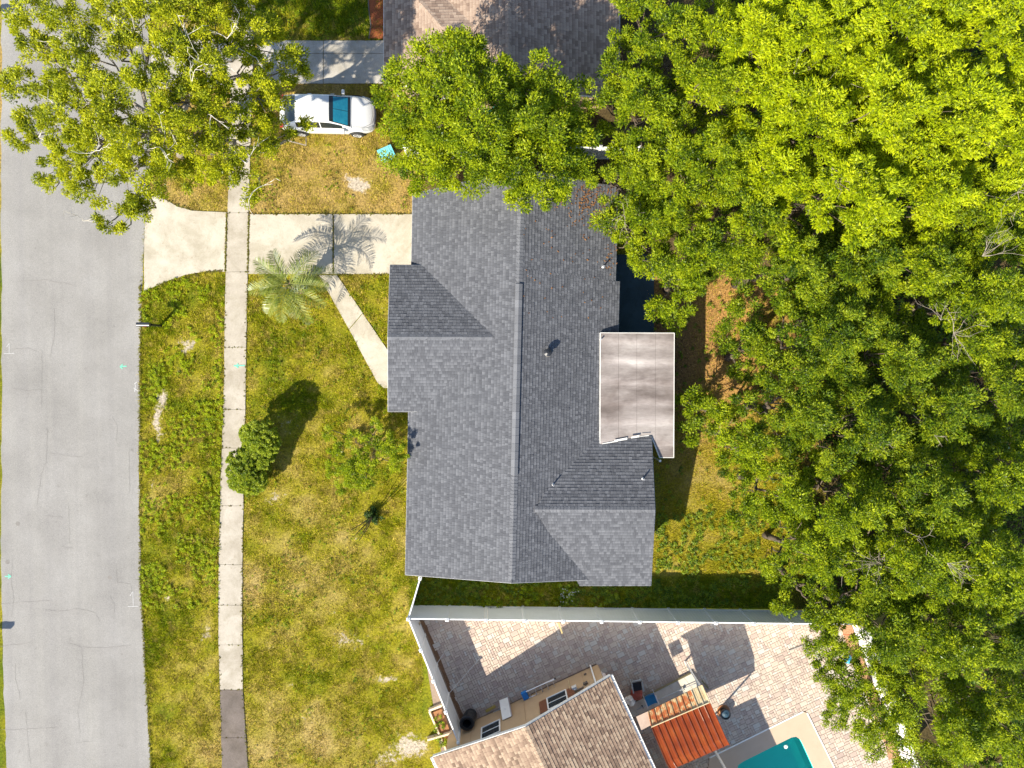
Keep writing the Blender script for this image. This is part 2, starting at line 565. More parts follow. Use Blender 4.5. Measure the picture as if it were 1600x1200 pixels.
# ------------------------------------------------------------------ road
def road():
    m, t, b = new_mat('old_asphalt')
    b.inputs['Roughness'].default_value = 0.9
    b.inputs['Specular IOR Level'].default_value = 0.2
    f = noise(t, 0.35, 5, 0.6)
    col = ramp(t, f, [(0.3, (0.215, 0.207, 0.197)), (0.5, (0.25, 0.241, 0.230)), (0.72, (0.285, 0.276, 0.266))])
    st = ramp(t, noise(t, 0.8, 3, 0.6, stretch=(1.6, 0.03, 1)), [(0.35, (0.94, 0.94, 0.95)), (0.62, (1.04, 1.04, 1.03))])
    col = mixc(t, 1.0, col, st, 'MULTIPLY')
    gr = ramp(t, noise(t, 26, 5, 0.9), [(0.34, (0.70, 0.70, 0.71)), (0.66, (1.26, 1.25, 1.23))])
    col = mixc(t, 1.0, col, gr, 'MULTIPLY')
    sp = ramp(t, noise(t, 2.2, 5, 0.7), [(0.62, (1, 1, 1)), (0.74, (0.78, 0.77, 0.76))])
    col = mixc(t, 1.0, col, sp, 'MULTIPLY')
    t.links.new(col, b.inputs['Base Color'])
    bump(t, b, noise(t, 70, 3, 0.7), 0.5, 0.015)
    pts = [P(a, c) for a, c in ROAD]
    pts += [Vector((pts[-1].x, 250, 0)), Vector((pts[0].x, 250, 0))]
    # the road runs on past the frame at the lower side too
    i = ROAD.index((12, 1240))
    lo = [Vector((pts[i].x + 1.5, -250, 0)), Vector((pts[i + 1].x + 2, -250, 0))]
    pts = pts[:i + 1] + lo + pts[i + 1:]
    # ragged right edge
    out = []
    for k in range(len(pts)):
        a = pts[k]; c = pts[(k + 1) % len(pts)]
        n = max(1, int((c - a).length / 0.35)) if (c - a).length < 20 else 1
        for s in range(n):
            p = a.lerp(c, s / n)
            if n > 1:
                p.x += (fbm(np.array([p.x]), np.array([p.y]), .6, 5, 3)[0] - .5) * .14
            out.append(p)
    mb = MB().prism(out, -0.05, 0.012)
    r = tag(mb.build('road', m), kind='structure')
    crk = pmat('crack_filler', (0.15, 0.14, 0.13), (0.23, 0.215, 0.20), 3, 0.95)
    rr = random.Random(4)

    def crack(pl, w=0.009):
        path = [P(*p) for p in pl]
        fine = []
        for i in range(len(path) - 1):
            n = max(2, int((path[i + 1] - path[i]).length / 0.12))
            for s in range(n):
                p = path[i].lerp(path[i + 1], s / n)
                fine.append(p + Vector((rr.uniform(-1, 1) * 0.022, rr.uniform(-1, 1) * 0.022, 0)))
        fine.append(path[-1])
        vs = []; fs = []
        for i, p in enumerate(fine):
            d = (fine[min(i + 1, len(fine) - 1)] - fine[max(0, i - 1)]).normalized()
            s = Vector((-d.y, d.x, 0)) * w * rr.uniform(0.35, 1.0) * (0.3 if i in (0, len(fine) - 1) else 1)
            vs += [p + s + Vector((0, 0, .0165)), p - s + Vector((0, 0, .0165))]
        for i in range(len(fine) - 1):
            fs.append((2 * i, 2 * i + 2, 2 * i + 3, 2 * i + 1))
        MB().add(vs, fs).build('crack', crk, r)
    for pl in ([(128, 1012), (129, 1040), (131, 1065), (127, 1085), (122, 1110), (126, 1150)], [(70, 952), (95, 955), (123, 950), (150, 958), (156, 972)],
               [(105, 1003), (128, 1011), (160, 1012), (205, 1008)], [(172, 930), (179, 945), (178, 968)], [(40, 1110), (44, 1160), (49, 1200)],
               [(25, 1036), (24, 1060), (30, 1080), (32, 1095)], [(0, 1140), (40, 1139), (92, 1136)], [(20, 870), (18, 905), (22, 935), (19, 965)],
               [(66, 548), (66, 600), (65, 640)], [(74, 670), (73, 720), (64, 745), (58, 790)], [(75, 707), (110, 712), (130, 714)],
               [(20, 607), (45, 610), (66, 608)], [(0, 944), (30, 941), (80, 938)], [(182, 880), (184, 910), (205, 912), (206, 928)],
               [(70, 806), (92, 807), (100, 810)], [(95, 853), (116, 857)], [(0, 1010), (30, 1006), (50, 1003)], [(118, 1160), (150, 1157)],
               [(30, 440), (70, 437), (120, 446)], [(85, 480), (86, 520), (78, 560)], [(175, 650), (184, 665), (182, 690)], [(202, 700), (203, 770)],
               [(23, 545), (45, 544), (60, 550)], [(108, 785), (109, 850)]):
        crack(pl)
    chalk = pmat('white_marking_paint', (0.60, 0.60, 0.60), (0.36, 0.35, 0.34), 22, 0.8)
    green = pmat('green_marking_paint', (0.10, 0.52, 0.34), (0.2, 0.5, 0.37), 14, 0.8)

    def strokes(name, lines, mat, w=0.022, z=0.0185):
        mb = MB()
        for k, (a, c) in enumerate(lines):
            a = P(*a); c = P(*c)
            d = (c - a).normalized(); s = Vector((-d.y, d.x, 0)) * w / 2
            zz = Vector((0, 0, z + k * 0.002))
            mb.add([a + s + zz, a - s + zz, c - s + zz, c + s + zz], [(0, 1, 2, 3)])
        mb.build(name, mat, r)
    strokes('painted_one', [((7, 552.5), (23, 552)), ((14.8, 551), (14.8, 536)), ((14.4, 537), (11, 542))], chalk)
    strokes('painted_one', [((200, 947.5), (216, 947)), ((208.6, 946), (208, 924)), ((207, 925), (203.5, 931))], chalk)
    strokes('painted_mark', [((210, 600), (214, 597)), ((209, 606), (216, 611)), ((212, 601), (211, 612))], chalk, 0.03)
    strokes('painted_arrow', [((8, 900.5), (16, 900.5)), ((13, 897.5), (17.5, 900.5)), ((13, 903.5), (17.5, 900.5))], green, 0.05)
    strokes('painted_arrow', [((188, 573), (198, 572)), ((188, 573), (192, 569.5)), ((188, 573), (192, 576))], green, 0.05)
    d = MB(); c = P(61, 288)
    d.lathe((c.x, c.y, 0.013), [(0.05, 0), (0.05, 0.008), (0.03, 0.012)], 10)
    d.build('survey_disc', WHITE_PAINT, r)
    for (x, y) in ((28, 818), (12, 878), (172, 902)):
        c = P(x, y); mm = MB().lathe((c.x, c.y, 0.0125), [(0.11, 0), (0.1, 0.003)], 12)
        mm.build('tar_spot', crk, r)
    return strokes, green


strokes, GREEN_PAINT = road()


# ------------------------------------------------------------------ concrete
def concrete(name, base, dark, stain=0.25):
    base = tuple(x * 0.84 for x in base); dark = tuple(x * 0.82 for x in dark)
    m, t, b = new_mat(name)
    b.inputs['Roughness'].default_value = 0.9
    b.inputs['Specular IOR Level'].default_value = 0.2
    col = ramp(t, noise(t, 0.9, 6, 0.65), [(0.3, dark), (0.62, base)])
    col = mixc(t, 1.0, col, ramp(t, noise(t, 30, 4, 0.7), [(0.3, (1 - stain,) * 3), (0.6, (1.04, 1.04, 1.03))]), 'MULTIPLY')
    col = mixc(t, 1.0, col, ramp(t, noise(t, 0.55, 5, 0.7, dist=0.6), [(0.40, (0.84, 0.83, 0.79)), (0.56, (1.03, 1.03, 1.03))]), 'MULTIPLY')
    sp = ramp(t, noise(t, 5, 5, 0.75), [(0.57, (1, 1, 1)), (0.75, (0.74, 0.70, 0.63))])
    col = mixc(t, 1.0, col, sp, 'MULTIPLY')
    t.links.new(col, b.inputs['Base Color'])
    bump(t, b, noise(t, 60, 3), 0.3, 0.01)
    return m


CONC = concrete('pale_concrete', (0.56, 0.51, 0.425), (0.47, 0.42, 0.34), 0.14)
CONC_WALK = concrete('sidewalk_concrete', (0.50, 0.45, 0.38), (0.42, 0.37, 0.305), 0.16)
CONC_DIRTY = concrete('dirty_concrete', (0.20, 0.165, 0.145), (0.145, 0.12, 0.105), 0.3)
CONC_GREY = concrete('grey_concrete', (0.50, 0.47, 0.43), (0.40, 0.37, 0.33), 0.2)


def jitter_edge(pts, amp=0.025, step=0.3, seed=3):
    out = []
    for k in range(len(pts)):
        a = pts[k]; c = pts[(k + 1) % len(pts)]
        n = max(1, int((c - a).length / step))
        for s in range(n):
            p = a.lerp(c, s / n)
            p = p + Vector(((vnoise(np.array([p.x + 99]), np.array([p.y + 99]), .25, seed)[0] - .5) * 2 * amp, (vnoise(np.array([p.x + 50]), np.array([p.y + 77]), .25, seed + 1)[0] - .5) * 2 * amp, 0))
            out.append(p)
    return out


def slab(parent, poly, mat, z=0.045, amp=0.02):
    pts = jitter_edge([P(*p) for p in poly], amp)
    c = sum(pts, Vector()) / len(pts)
    return MB().prism(pts, -0.05, z).build('slab', mat, parent)


side = empty('sidewalk', P(365, 600), kind='structure')
joints = [-40, 60, 134, 230, 333, 425, 542.5, 640, 700, 790, 882, 945, 1007, 1077, 1152, 1240]
for i in range(len(joints) - 1):
    y0, y1 = joints[i] + 0.22, joints[i + 1] - 0.22
    yy = np.linspace(y0, y1, 6)
    poly = [(wxl(y), y) for y in yy] + [(wxr(y), y) for y in yy[::-1]]
    slab(side, poly, CONC_DIRTY if y0 > 1070 else CONC_WALK, 0.045 + 0.004 * (i % 3))
mb = MB()
for k, (a, c) in enumerate((((366, 571.5), (383, 571)), ((369, 571.5), (373, 568.5)), ((369, 571.5), (373, 574.5)))):
    a = P(*a); c = P(*c); d = (c - a).normalized(); s = Vector((-d.y, d.x, 0)) * 0.03; zz = Vector((0, 0, 0.0565 + 0.002 * k))
    mb.add([a + s + zz, a - s + zz, c - s + zz, c + s + zz], [(0, 1, 2, 3)])
mb.build('painted_arrow', GREEN_PAINT, side)
drv = empty('driveway', P(500, 380), kind='structure')
slab(drv, APRON, CONC, 0.043)
slab(drv, DRIVE_A, CONC, 0.05, 0.012)
slab(drv, DRIVE_B, CONC, 0.052, 0.012)
wk = empty('front_path', P(560, 520), kind='structure')
A = [(499, 430.5), (527, 430.5), (566.5, 489), (545.5, 514)]
B = [(546, 515), (567, 490), (618, 565), (618, 606), (600, 606), (590, 598)]
slab(wk, A, CONC, 0.046, 0.01); slab(wk, B, CONC, 0.043, 0.01)
td = empty('neighbor_driveway', P(500, 98), kind='structure')
for poly in ([(237, 60), (362, 62), (362, 133), (237, 140)], [(402, 64), (505, 64), (505, 131), (400, 131)], [(506, 64), (612, 64), (612, 131), (506, 131)]):
    ym = 84
    slab(td, [poly[0], poly[1], (poly[1][0], ym), (poly[0][0], ym)], CONC_GREY, 0.045, 0.01)
    slab(td, [(poly[0][0], ym + .8), (poly[1][0], ym + .8), poly[2], poly[3]], CONC_GREY, 0.048, 0.01)
# slab under the covered patio behind the house
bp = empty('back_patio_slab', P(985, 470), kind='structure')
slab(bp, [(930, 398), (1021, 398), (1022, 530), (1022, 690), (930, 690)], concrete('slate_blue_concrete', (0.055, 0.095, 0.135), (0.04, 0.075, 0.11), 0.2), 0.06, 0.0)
SHADE_EXTRA = [(930, 398), (1021, 398), (1022, 690), (930, 690)]
HARD.append(SHADE_EXTRA)

# ================================================================== ROOFS
SHINGLE_GREY = tint_mat('grey_shingle', [(0.0, (0.074, 0.077, 0.089)), (0.45, (0.112, 0.116, 0.131)), (1.0, (0.172, 0.177, 0.196))], fine=70, fine_amt=0.3, big=(0.9, 0.93, 1.06))
SHINGLE_TAN = tint_mat('tan_shingle', [(0.0, (0.13, 0.085, 0.06)), (0.3, (0.285, 0.195, 0.14)), (0.6, (0.36, 0.262, 0.185)), (1.0, (0.46, 0.36, 0.26))], fine=60, fine_amt=0.3, big=(0.8, 0.92, 1.05))
SHINGLE_BROWN = tint_mat('brown_shingle', [(0.0, (0.19, 0.13, 0.10)), (0.4, (0.33, 0.24, 0.185)), (1.0, (0.44, 0.34, 0.265))], fine=60, fine_amt=0.35, big=(0.8, 0.88, 1.08))
DECK = pmat('roof_felt', (0.05, 0.05, 0.052), (0.07, 0.07, 0.072), 3, 0.95)


def clip2(poly, clipp):
    out = poly
    n = len(clipp)
    for i in range(n):
        ax, ay = clipp[i]; bx, by = clipp[(i + 1) % n]
        inp = out; out = []
        if not inp: return []

        def side_(p): return (bx - ax) * (p[1] - ay) - (by - ay) * (p[0] - ax)
        for j in range(len(inp)):
            p = inp[j]; q = inp[(j + 1) % len(inp)]
            sp, sq = side_(p), side_(q)
            if sp >= 0: out.append(p)
            if (sp >= 0) != (sq >= 0):
                t = sp / (sp - sq)
                out.append((p[0] + (q[0] - p[0]) * t, p[1] + (q[1] - p[1]) * t))
    return out


def shingle_plane(mb, pts, e, rng, exposure=0.145, wmin=0.09, wmax=0.19, hb=(0.010, 0.024), tint_pow=1.0, bond=False, band=0.75):
    """lay shingles over the convex roof plane pts; e = direction of the eave"""
    pts = [Vector(p) for p in pts]
    n = (pts[1] - pts[0]).cross(pts[2] - pts[0]).normalized()
    if n.z < 0:
        n = -n; pts.reverse()
    e = (e - n * e.dot(n)).normalized()
    u = n.cross(e).normalized()
    if u.z < 0: u = -u
    o = pts[0]
    loc = [((p - o).dot(e), (p - o).dot(u)) for p in pts]
    ar = sum(loc[i][0] * loc[(i + 1) % len(loc)][1] - loc[(i + 1) % len(loc)][0] * loc[i][1] for i in range(len(loc)))
    if ar < 0: loc.reverse()
    amin = min(p[0] for p in loc); amax = max(p[0] for p in loc)
    bmin = min(p[1] for p in loc); bmax = max(p[1] for p in loc)
    b = bmin - 0.02
    row = 0
    while b < bmax:
        a = amin - rng.uniform(0, wmax)
        if bond: a = amin - (row % 2) * wmax * 0.5 - rng.uniform(0, .04)
        while a < amax:
            w = rng.uniform(wmin, wmax)
            q = clip2([(a, b), (a + w - 0.006, b), (a + w - 0.006, b + exposure + 0.03), (a, b + exposure + 0.03)], loc)
            if len(q) >= 3:
                h0 = rng.uniform(*hb) if not bond else hb[1]
                top = []
                for (x, y) in q:
                    h = 0.006 + h0 * (1 - min(1, (y - b) / (exposure + 0.03)))
                    top.append(o + e * x + u * y + n * h)
                bot = [o + e * x + u * y - n * 0.004 for (x, y) in q]
                k = len(q)
                tv = 0.12 + 0.88 * rng.random() ** tint_pow
                fs = [list(range(k))] + [(i, k + i, k + (i + 1) % k, (i + 1) % k) for i in range(k)]
                # keep faces looking up
                if (top[1] - top[0]).cross(top[2] - top[0]).dot(n) < 0:
                    fs[0].reverse()
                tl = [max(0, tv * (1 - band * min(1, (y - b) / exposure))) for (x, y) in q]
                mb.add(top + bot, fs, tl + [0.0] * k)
            a += w
        b += exposure
        row += 1


def cap_row(mb, a, b, na, nb, rng, width=0.17, step=0.16, lift=0.012, tmin=0.45):
    """ridge or hip shingles from a to b; na, nb are the two slope directions away from the ridge (downhill)"""
    a = Vector(a); b = Vector(b)
    d = (b - a); L = d.length; d.normalize()
    k = int(L / step)
    up = Vector((0, 0, 1))
    for i in range(k):
        p0 = a + d * (i * step); p1 = a + d * ((i + 1.12) * step)
        l0 = lift + 0.018; l1 = lift + 0.004
        vs = [p0 + na * width + up * (l0 - 0.004), p0 + up * l0, p0 + nb * width + up * (l0 - 0.004), p1 + na * width + up * (l1 - 0.004), p1 + up * l1, p1 + nb * width + up * (l1 - 0.004)]
        vs += [v - up * 0.035 for v in vs]
        fs = [(0, 1, 4, 3), (1, 2, 5, 4), (0, 6, 7, 1), (1, 7, 8, 2), (0, 3, 9, 6), (2, 8, 11, 5)]
        mb.add(vs, fs, tmin + rng.random() * 0.35)


def deck(parent, pts, th=0.13, name='roof_deck', mat=None, drop=0.006):
    pts = [Vector(p) - Vector((0, 0, drop)) for p in pts]
    return MB().slab(pts, th).build(name, mat or DECK, parent)


def fascia(parent, a, b, h=0.16, th=0.03, mat=None, out=None, name='fascia'):
    a = Vector(a); b = Vector(b)
    d = (b - a).normalized()
    s = Vector((d.y, -d.x, 0)).normalized()
    if out is not None and s.dot(out) < 0: s = -s
    vs = []
    for q in (a, b):
        for off in (0.002, th):
            for z in (-0.012, -h):
                vs.append(q + s * off + Vector((0, 0, z)))
    fs = [(0, 1, 3, 2), (4, 6, 7, 5), (0, 4, 5, 1), (2, 3, 7, 6), (0, 2, 6, 4), (1, 5, 7, 3)]
    return MB().add(vs, fs).build(name, mat or WHITE_PAINT, parent)


def wall_prism(parent, c4, ridge_axis, zeave, zridge, mat, name='wall', inset=0.45):
    """gabled block: c4 = four ground corners in order; ridge runs between the mid points of edges (0,1) and (2,3)"""
    c = [Vector((p.x, p.y, 0)) for p in c4]
    cen = sum(c, Vector()) / 4
    ax = ((c[2] + c[3]) / 2 - (c[0] + c[1]) / 2).normalized()
    ay = (c[1] - c[0]).normalized()
    q = []
    for p in c:
        v = p - cen
        q.append(p - ax * math.copysign(inset, v.dot(ax)) - ay * math.copysign(inset, v.dot(ay)))
    g0 = (q[0] + q[1]) / 2; g1 = (q[2] + q[3]) / 2
    vs = [Vector((p.x, p.y, 0)) for p in q] + [Vector((p.x, p.y, zeave)) for p in q] + [Vector((g0.x, g0.y, zridge)), Vector((g1.x, g1.y, zridge))]
    fs = [(0, 1, 5, 8, 4), (2, 3, 7, 9, 6), (1, 2, 6, 5), (3, 0, 4, 7), (4, 8, 9, 7), (5, 6, 9, 8), (0, 3, 2, 1)]
    o = MB().add(vs, fs).build(name, mat, parent)
    return q


def wall_opening(parent, p, along, outw, w, z0, z1, kind='window', shutters=False, mat=None, frame_w=0.06):
    """window or door set on a wall: p foot point on wall face, along = wall direction, outw = outward"""
    along = along.normalized(); outw = outw.normalized()
    M = Matrix((( along.x, outw.x, 0, p.x), (along.y, outw.y, 0, p.y), (0, 0, 1, 0), (0, 0, 0, 1)))
    if kind == 'window':
        fr = MB()
        fr.box((0, 0.03, z0 - frame_w / 2), (w + 2 * frame_w, 0.06, frame_w), M=M)
        fr.box((0, 0.03, z1 + frame_w / 2), (w + 2 * frame_w, 0.06, frame_w), M=M)
        for s in (-1, 1):
            fr.box((s * (w / 2 + frame_w / 2), 0.03, (z0 + z1) / 2), (frame_w, 0.06, z1 - z0), M=M)
        fr.box((0, 0.028, (z0 + z1) / 2), (w, 0.05, 0.045), M=M)
        f = fr.build('window', WHITE_PAINT, parent)
        for k in (0, 1):
            za = z0 if k == 0 else (z0 + z1) / 2 + 0.024
            zb = (z0 + z1) / 2 - 0.024 if k == 0 else z1
            MB().box((0, 0.018 + 0.012 * k, (za + zb) / 2), (w - 0.004, 0.014, zb - za - 0.004), M=M).build('pane', GLASS_DARK, f)
        if shutters:
            for s in (-1, 1):
                sh = MB()
                x0 = s * (w / 2 + frame_w + 0.22)
                sh.box((x0, 0.022, (z0 + z1) / 2), (0.38, 0.03, z1 - z0 + 0.1), M=M)
                for j in range(9):
                    sh.box((x0, 0.044, z0 + (j + 0.5) * (z1 - z0) / 9), (0.30, 0.016, (z1 - z0) / 9 * 0.6), M=M)
                sh.build('shutter', mat, parent)
        return f
    d = MB().box((0, 0.03, (z0 + z1) / 2), (w, 0.05, z1 - z0), M=M)
    if kind == 'garage':
        for j in range(4):
            for i in range(6):
                d.box((-w / 2 + (i + .5) * w / 6, 0.06, z0 + (j + .5) * (z1 - z0) / 4), (w / 6 * .78, 0.015, (z1 - z0) / 4 * .68), M=M)
        return d.build('garage_door', WHITE_PAINT, parent)
    d.box((0, 0.06, z0 + (z1 - z0) * .72), (w * .6, 0.015, (z1 - z0) * .35), M=M)
    d.box((0, 0.06, z0 + (z1 - z0) * .27), (w * .6, 0.015, (z1 - z0) * .35), M=M)
    o = d.build('door', mat or WHITE_PAINT, parent)
    MB().lathe(M @ Vector((w * .4, 0.1, 1.0)), [(0.02, -.02), (0.03, 0), (0.02, .02)], 8).build('handle', ALU, o)
    return o


# ------------------------------------------------------------------ the house with the grey roof
def main_house():
    rng = random.Random(21)
    H = empty('house', P(800, 600), 'single storey house with a large grey shingle gable roof in the middle', 'house')
    ze, zr = 2.45, 4.10
    nw = P(645, 303, ze); sw = P(633.5, 898, ze)
    rs = P(799.5, 911, zr)
    ud = (nw - sw)
    rn = rs + ud * 1.035
    ne = P(966, 292, ze); se = ne - ud * ((P(967, 905, ze) - ne).length / ud.length)
    # point of the east slope at row y, eave moved out a little for the rear part
    tm = (437 - 292) / (905 - 292)
    em = ne.lerp(se, tm); rm = rn.lerp(rs, tm)
    dn = (em - rm).normalized()
    em2 = em + dn * 0.22; se2 = se + dn * 0.22
    # roof planes
    deck(H, [nw, sw, rs, rn]); deck(H, [rn, rm, em, ne]); deck(H, [rm, rs, se2, em2])
    wN0 = P(609.5, 414, 2.62); wS0 = P(606.5, 643, 2.62); wR0 = P(606, 526.5, 3.76)
    wR1 = P(772, 527, 3.76)
    wS0 = Vector((wS0.x, wS0.y, 2.62)); wN1 = wN0 + (wR1 - wR0) * 0.55; wS1 = wS0 + (wR1 - wR0) * 0.55
    eN0 = P(1018, 681.5, 2.68); eS0 = P(1017, 915, 2.68); eR0 = P(1023.5, 796.5, 3.84)
    eR1 = P(836, 796, 3.84)
    eN1 = eN0 + (eR1 - eR0) * 0.62; eS1 = eS0 + (eR1 - eR0) * 0.62
    wings = ([wN0, wN1, wR1, wR0], [wS0, wS1, wR1, wR0], [eN0, eN1, eR1, eR0], [eS0, eS1, eR1, eR0])
    for p in wings: deck(H, p)
    mb = MB()
    ea = (sw - nw)
    shingle_plane(mb, [nw, sw, rs, rn], ea, rng, tint_pow=1.0)
    shingle_plane(mb, [rn, rm, em, ne], ea, rng, tint_pow=1.0)
    shingle_plane(mb, [rm, rs, se2, em2], ea, rng, tint_pow=1.0)
    for p in wings:
        shingle_plane(mb, p, p[1] - p[0], rng, tint_pow=1.0)
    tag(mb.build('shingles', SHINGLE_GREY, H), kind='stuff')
    cb = MB()
    dw = (nw - rn); dw = (dw - (rs - rn).normalized() * dw.dot((rs - rn).normalized())).normalized()
    de = Vector((-dw.x, -dw.y, dw.z))
    cap_row(cb, rn, rs, dw, de, rng)
    for (r0, r1, n0, s0) in ((wR0, wR1, wN0, wS0), (eR0, eR1, eN0, eS0)):
        ax = (r1 - r0).normalized()
        a = (n0 - r0); a = (a - ax * a.dot(ax)).normalized(); b = (s0 - r0); b = (b - ax * b.dot(ax)).normalized()
        cap_row(cb, r0, r1, a, b, rng, width=0.15)
    tag(cb.build('ridge_cap', SHINGLE_GREY, H), kind='stuff')
    # raised ridge vent
    vb = MB()
    a = rn.lerp(rs, (458 - 287) / 624); b = rn.lerp(rs, (746 - 287) / 624)
    ax = (b - a).normalized()
    up = Vector((0, 0, 1))
    n = int((b - a).length / 0.34)
    for i in range(n):
        p0 = a.lerp(b, i / n); p1 = a.lerp(b, (i + 1) / n)
        vs = []
        for q, l in ((p0, 0.075), (p1, 0.068)):
            vs += [q + dw * 0.165 + up * l, q + up * (l + 0.012), q + de * 0.165 + up * l]
        vs += [v - up * 0.07 for v in vs]
        vb.add(vs, [(0, 1, 4, 3), (1, 2, 5, 4), (0, 3, 9, 6), (2, 8, 11, 5), (0, 6, 7, 1), (1, 7, 8, 2), (3, 4, 10, 9), (4, 5, 11, 10)], 0.62 + rng.random() * 0.35)
    vb.build('ridge_vent', SHINGLE_GREY, H)
    # fascias
    W = Vector((-1, 0, 0)); E = Vector((1, 0, 0)); Nn = Vector((0, 1, 0)); S = Vector((0, -1, 0))
    drip = pmat('drip_edge', (0.42, 0.43, 0.44), (0.5, 0.5, 0.51), 3, 0.5)
    for (p, q, o) in ((nw, sw, W), (ne, em, E), (em2, se2, E), (sw, rs, S), (rs, se2, S), (nw, rn, Nn), (rn, ne, Nn), (wN0, wR0, W), (wR0, wS0, W),
                      (wN0, wN1, Nn), (wS0, wS1, S), (eN0, eR0, E), (eR0, eS0, E), (eS0, eS1, S), (eN0, eN1, Nn)):
        fascia(H, p, q, out=o, mat=drip, th=0.02)
    # walls
    def flat(*pp): return [Vector((p.x, p.y, 0)) for p in pp]
    q = wall_prism(H, flat(nw, ne, se, sw), None, ze - 0.22, zr - 0.42, STUCCO_GREY)
    qw = wall_prism(H, flat(wN0, wS0, P(720, 643, 2.62), P(720, 414, 2.62)), None, 2.36, 3.38, STUCCO_GREY)
    qe = wall_prism(H, flat(eS0, eN0, P(880, 683, 2.68), P(880, 914, 2.68)), None, 2.42, 3.46, STUCCO_GREY)
    brown = pmat('brown_door', (0.16, 0.07, 0.035), (0.2, 0.09, 0.05), 3, 0.5)
    wd = (q[3] - q[0])
    wall_opening(H, q[0].lerp(q[3], 0.105), wd, W, 3.0, 0.06, 2.05, 'garage')
    wall_opening(H, q[0].lerp(q[3], 0.72), wd, W, 1.5, 0.9, 2.0)
    wall_opening(H, q[0].lerp(q[3], 0.90), wd, W, 1.5, 0.9, 2.0)
    wall_opening(H, qw[0].lerp(qw[1], 0.70), qw[1] - qw[0], W, 0.95, 0.06, 2.08, 'door', mat=brown)
    wall_opening(H, qw[0].lerp(qw[1], 0.28), qw[1] - qw[0], W, 1.4, 0.8, 2.0)
    wall_opening(H, q[3].lerp(q[2], 0.3), q[2] - q[3], S, 1.2, 1.0, 2.0)
    wall_opening(H, qe[0].lerp(qe[1], 0.4), qe[1] - qe[0], E, 1.2, 1.0, 2.0)
    wall_opening(H, q[1].lerp(q[2], 0.22), q[2] - q[1], E, 1.8, 0.1, 2.05)
    # pipes through the roof
    def on_east(px, py):
        # roof height below a pixel: intersect the ray with the east slope plane
        n = (rs - rn).cross(em - rn).normalized()
        c = Vector((0, 0, CAM_H)); d = (P(px, py, 0) - c)
        t = (rn - c).dot(n) / d.dot(n)
        return c + d * t
    def on_plane(px, py, pl):
        n = (pl[1] - pl[0]).cross(pl[2] - pl[0]).normalized()
        c = Vector((0, 0, CAM_H)); d = (P(px, py, 0) - c)
        return c + d * ((pl[0] - c).dot(n) / d.dot(n))
    lead = pmat('lead_pipe', (0.5, 0.5, 0.52), (0.62, 0.62, 0.63), 5, 0.4, metal=0.3)
    for (px, py, h, pl) in ((942, 417, 0.28, None), (938.5, 530, 0.28, None), (864, 757, 0.3, None), (1004.5, 748, 0.26, wings[2])):
        p = on_plane(px, py, pl) if pl else on_east(px, py)
        v = MB(); v.lathe(p, [(0.08, -0.05), (0.07, 0.03), (0.036, 0.05), (0.034, h), (0.024, h), (0.024, h - .06)], 12)
        v.build('vent_pipe', lead, H, smooth=False)
    p = on_east(855, 551)
    v = MB()
    v.lathe(p, [(0.20, -0.06), (0.19, 0.03), (0.10, 0.045), (0.095, 0.24)], 16)
    v.build('flue', pmat('flue_brown', (0.27, 0.24, 0.2), (0.33, 0.3, 0.26), 4, 0.6), H)
    v = MB(); v.lathe(p + Vector((0, 0, 0.24)), [(0.1, 0), (0.18, 0.02), (0.17, 0.07), (0.05, 0.13)], 16)
    v.build('flue_cap', DARK_METAL, H)
    # scraps of white flashing where the patio cover meets the rear wing
    wf = MB()
    for (a, b, w) in (((941, 694), (965, 690), .06), ((960, 690), (980, 687), .13), ((986, 685), (999, 683), .12), ((1000, 682.5), (1014, 681), .04)):
        pa = P(*a, 2.85); pb = P(*b, 2.80); s = Vector((0.02, 0.5, 0)).normalized() * w
        wf.slab([pa, pb, pb + s * .8, pa + s * .6], 0.012)
    wf.build('flashing', WHITE_PAINT, H)
    dl = MB(); lr = random.Random(12)
    for i in range(520):
        k = lr.random()
        if k < .6: px, py = lr.gauss(925, 24), lr.gauss(312, 22)
        elif k < .75: px, py = lr.gauss(955, 8), lr.uniform(300, 420)
        elif k < .87:
            f = lr.random(); px, py = 845 + f * 90 + lr.gauss(0, 2), 797 - f * 102 + lr.gauss(0, 2)
        else: px, py = lr.uniform(815, 960), lr.uniform(300, 500)
        if not (812 < px < 966 and 290 < py < 800): continue
        q = on_east(px, py) + Vector((0, 0, .035))
        an = lr.random() * 6.28; l = lr.uniform(.03, .07)
        u = Vector((math.cos(an), math.sin(an), lr.uniform(-.3, .3))) * l; w = Vector((-math.sin(an), math.cos(an), lr.uniform(-.3, .3))) * l * .5
        dl.add([q - u, q + w, q + u, q - w], [(0, 1, 2, 3)], lr.random())
    tag(dl.build('fallen_leaves', tint_mat('roof_leaf', [(0, (0.12, 0.05, 0.02)), (1, (0.28, 0.14, 0.05))], bmp=0), H), kind='stuff')
    return H


main_house()


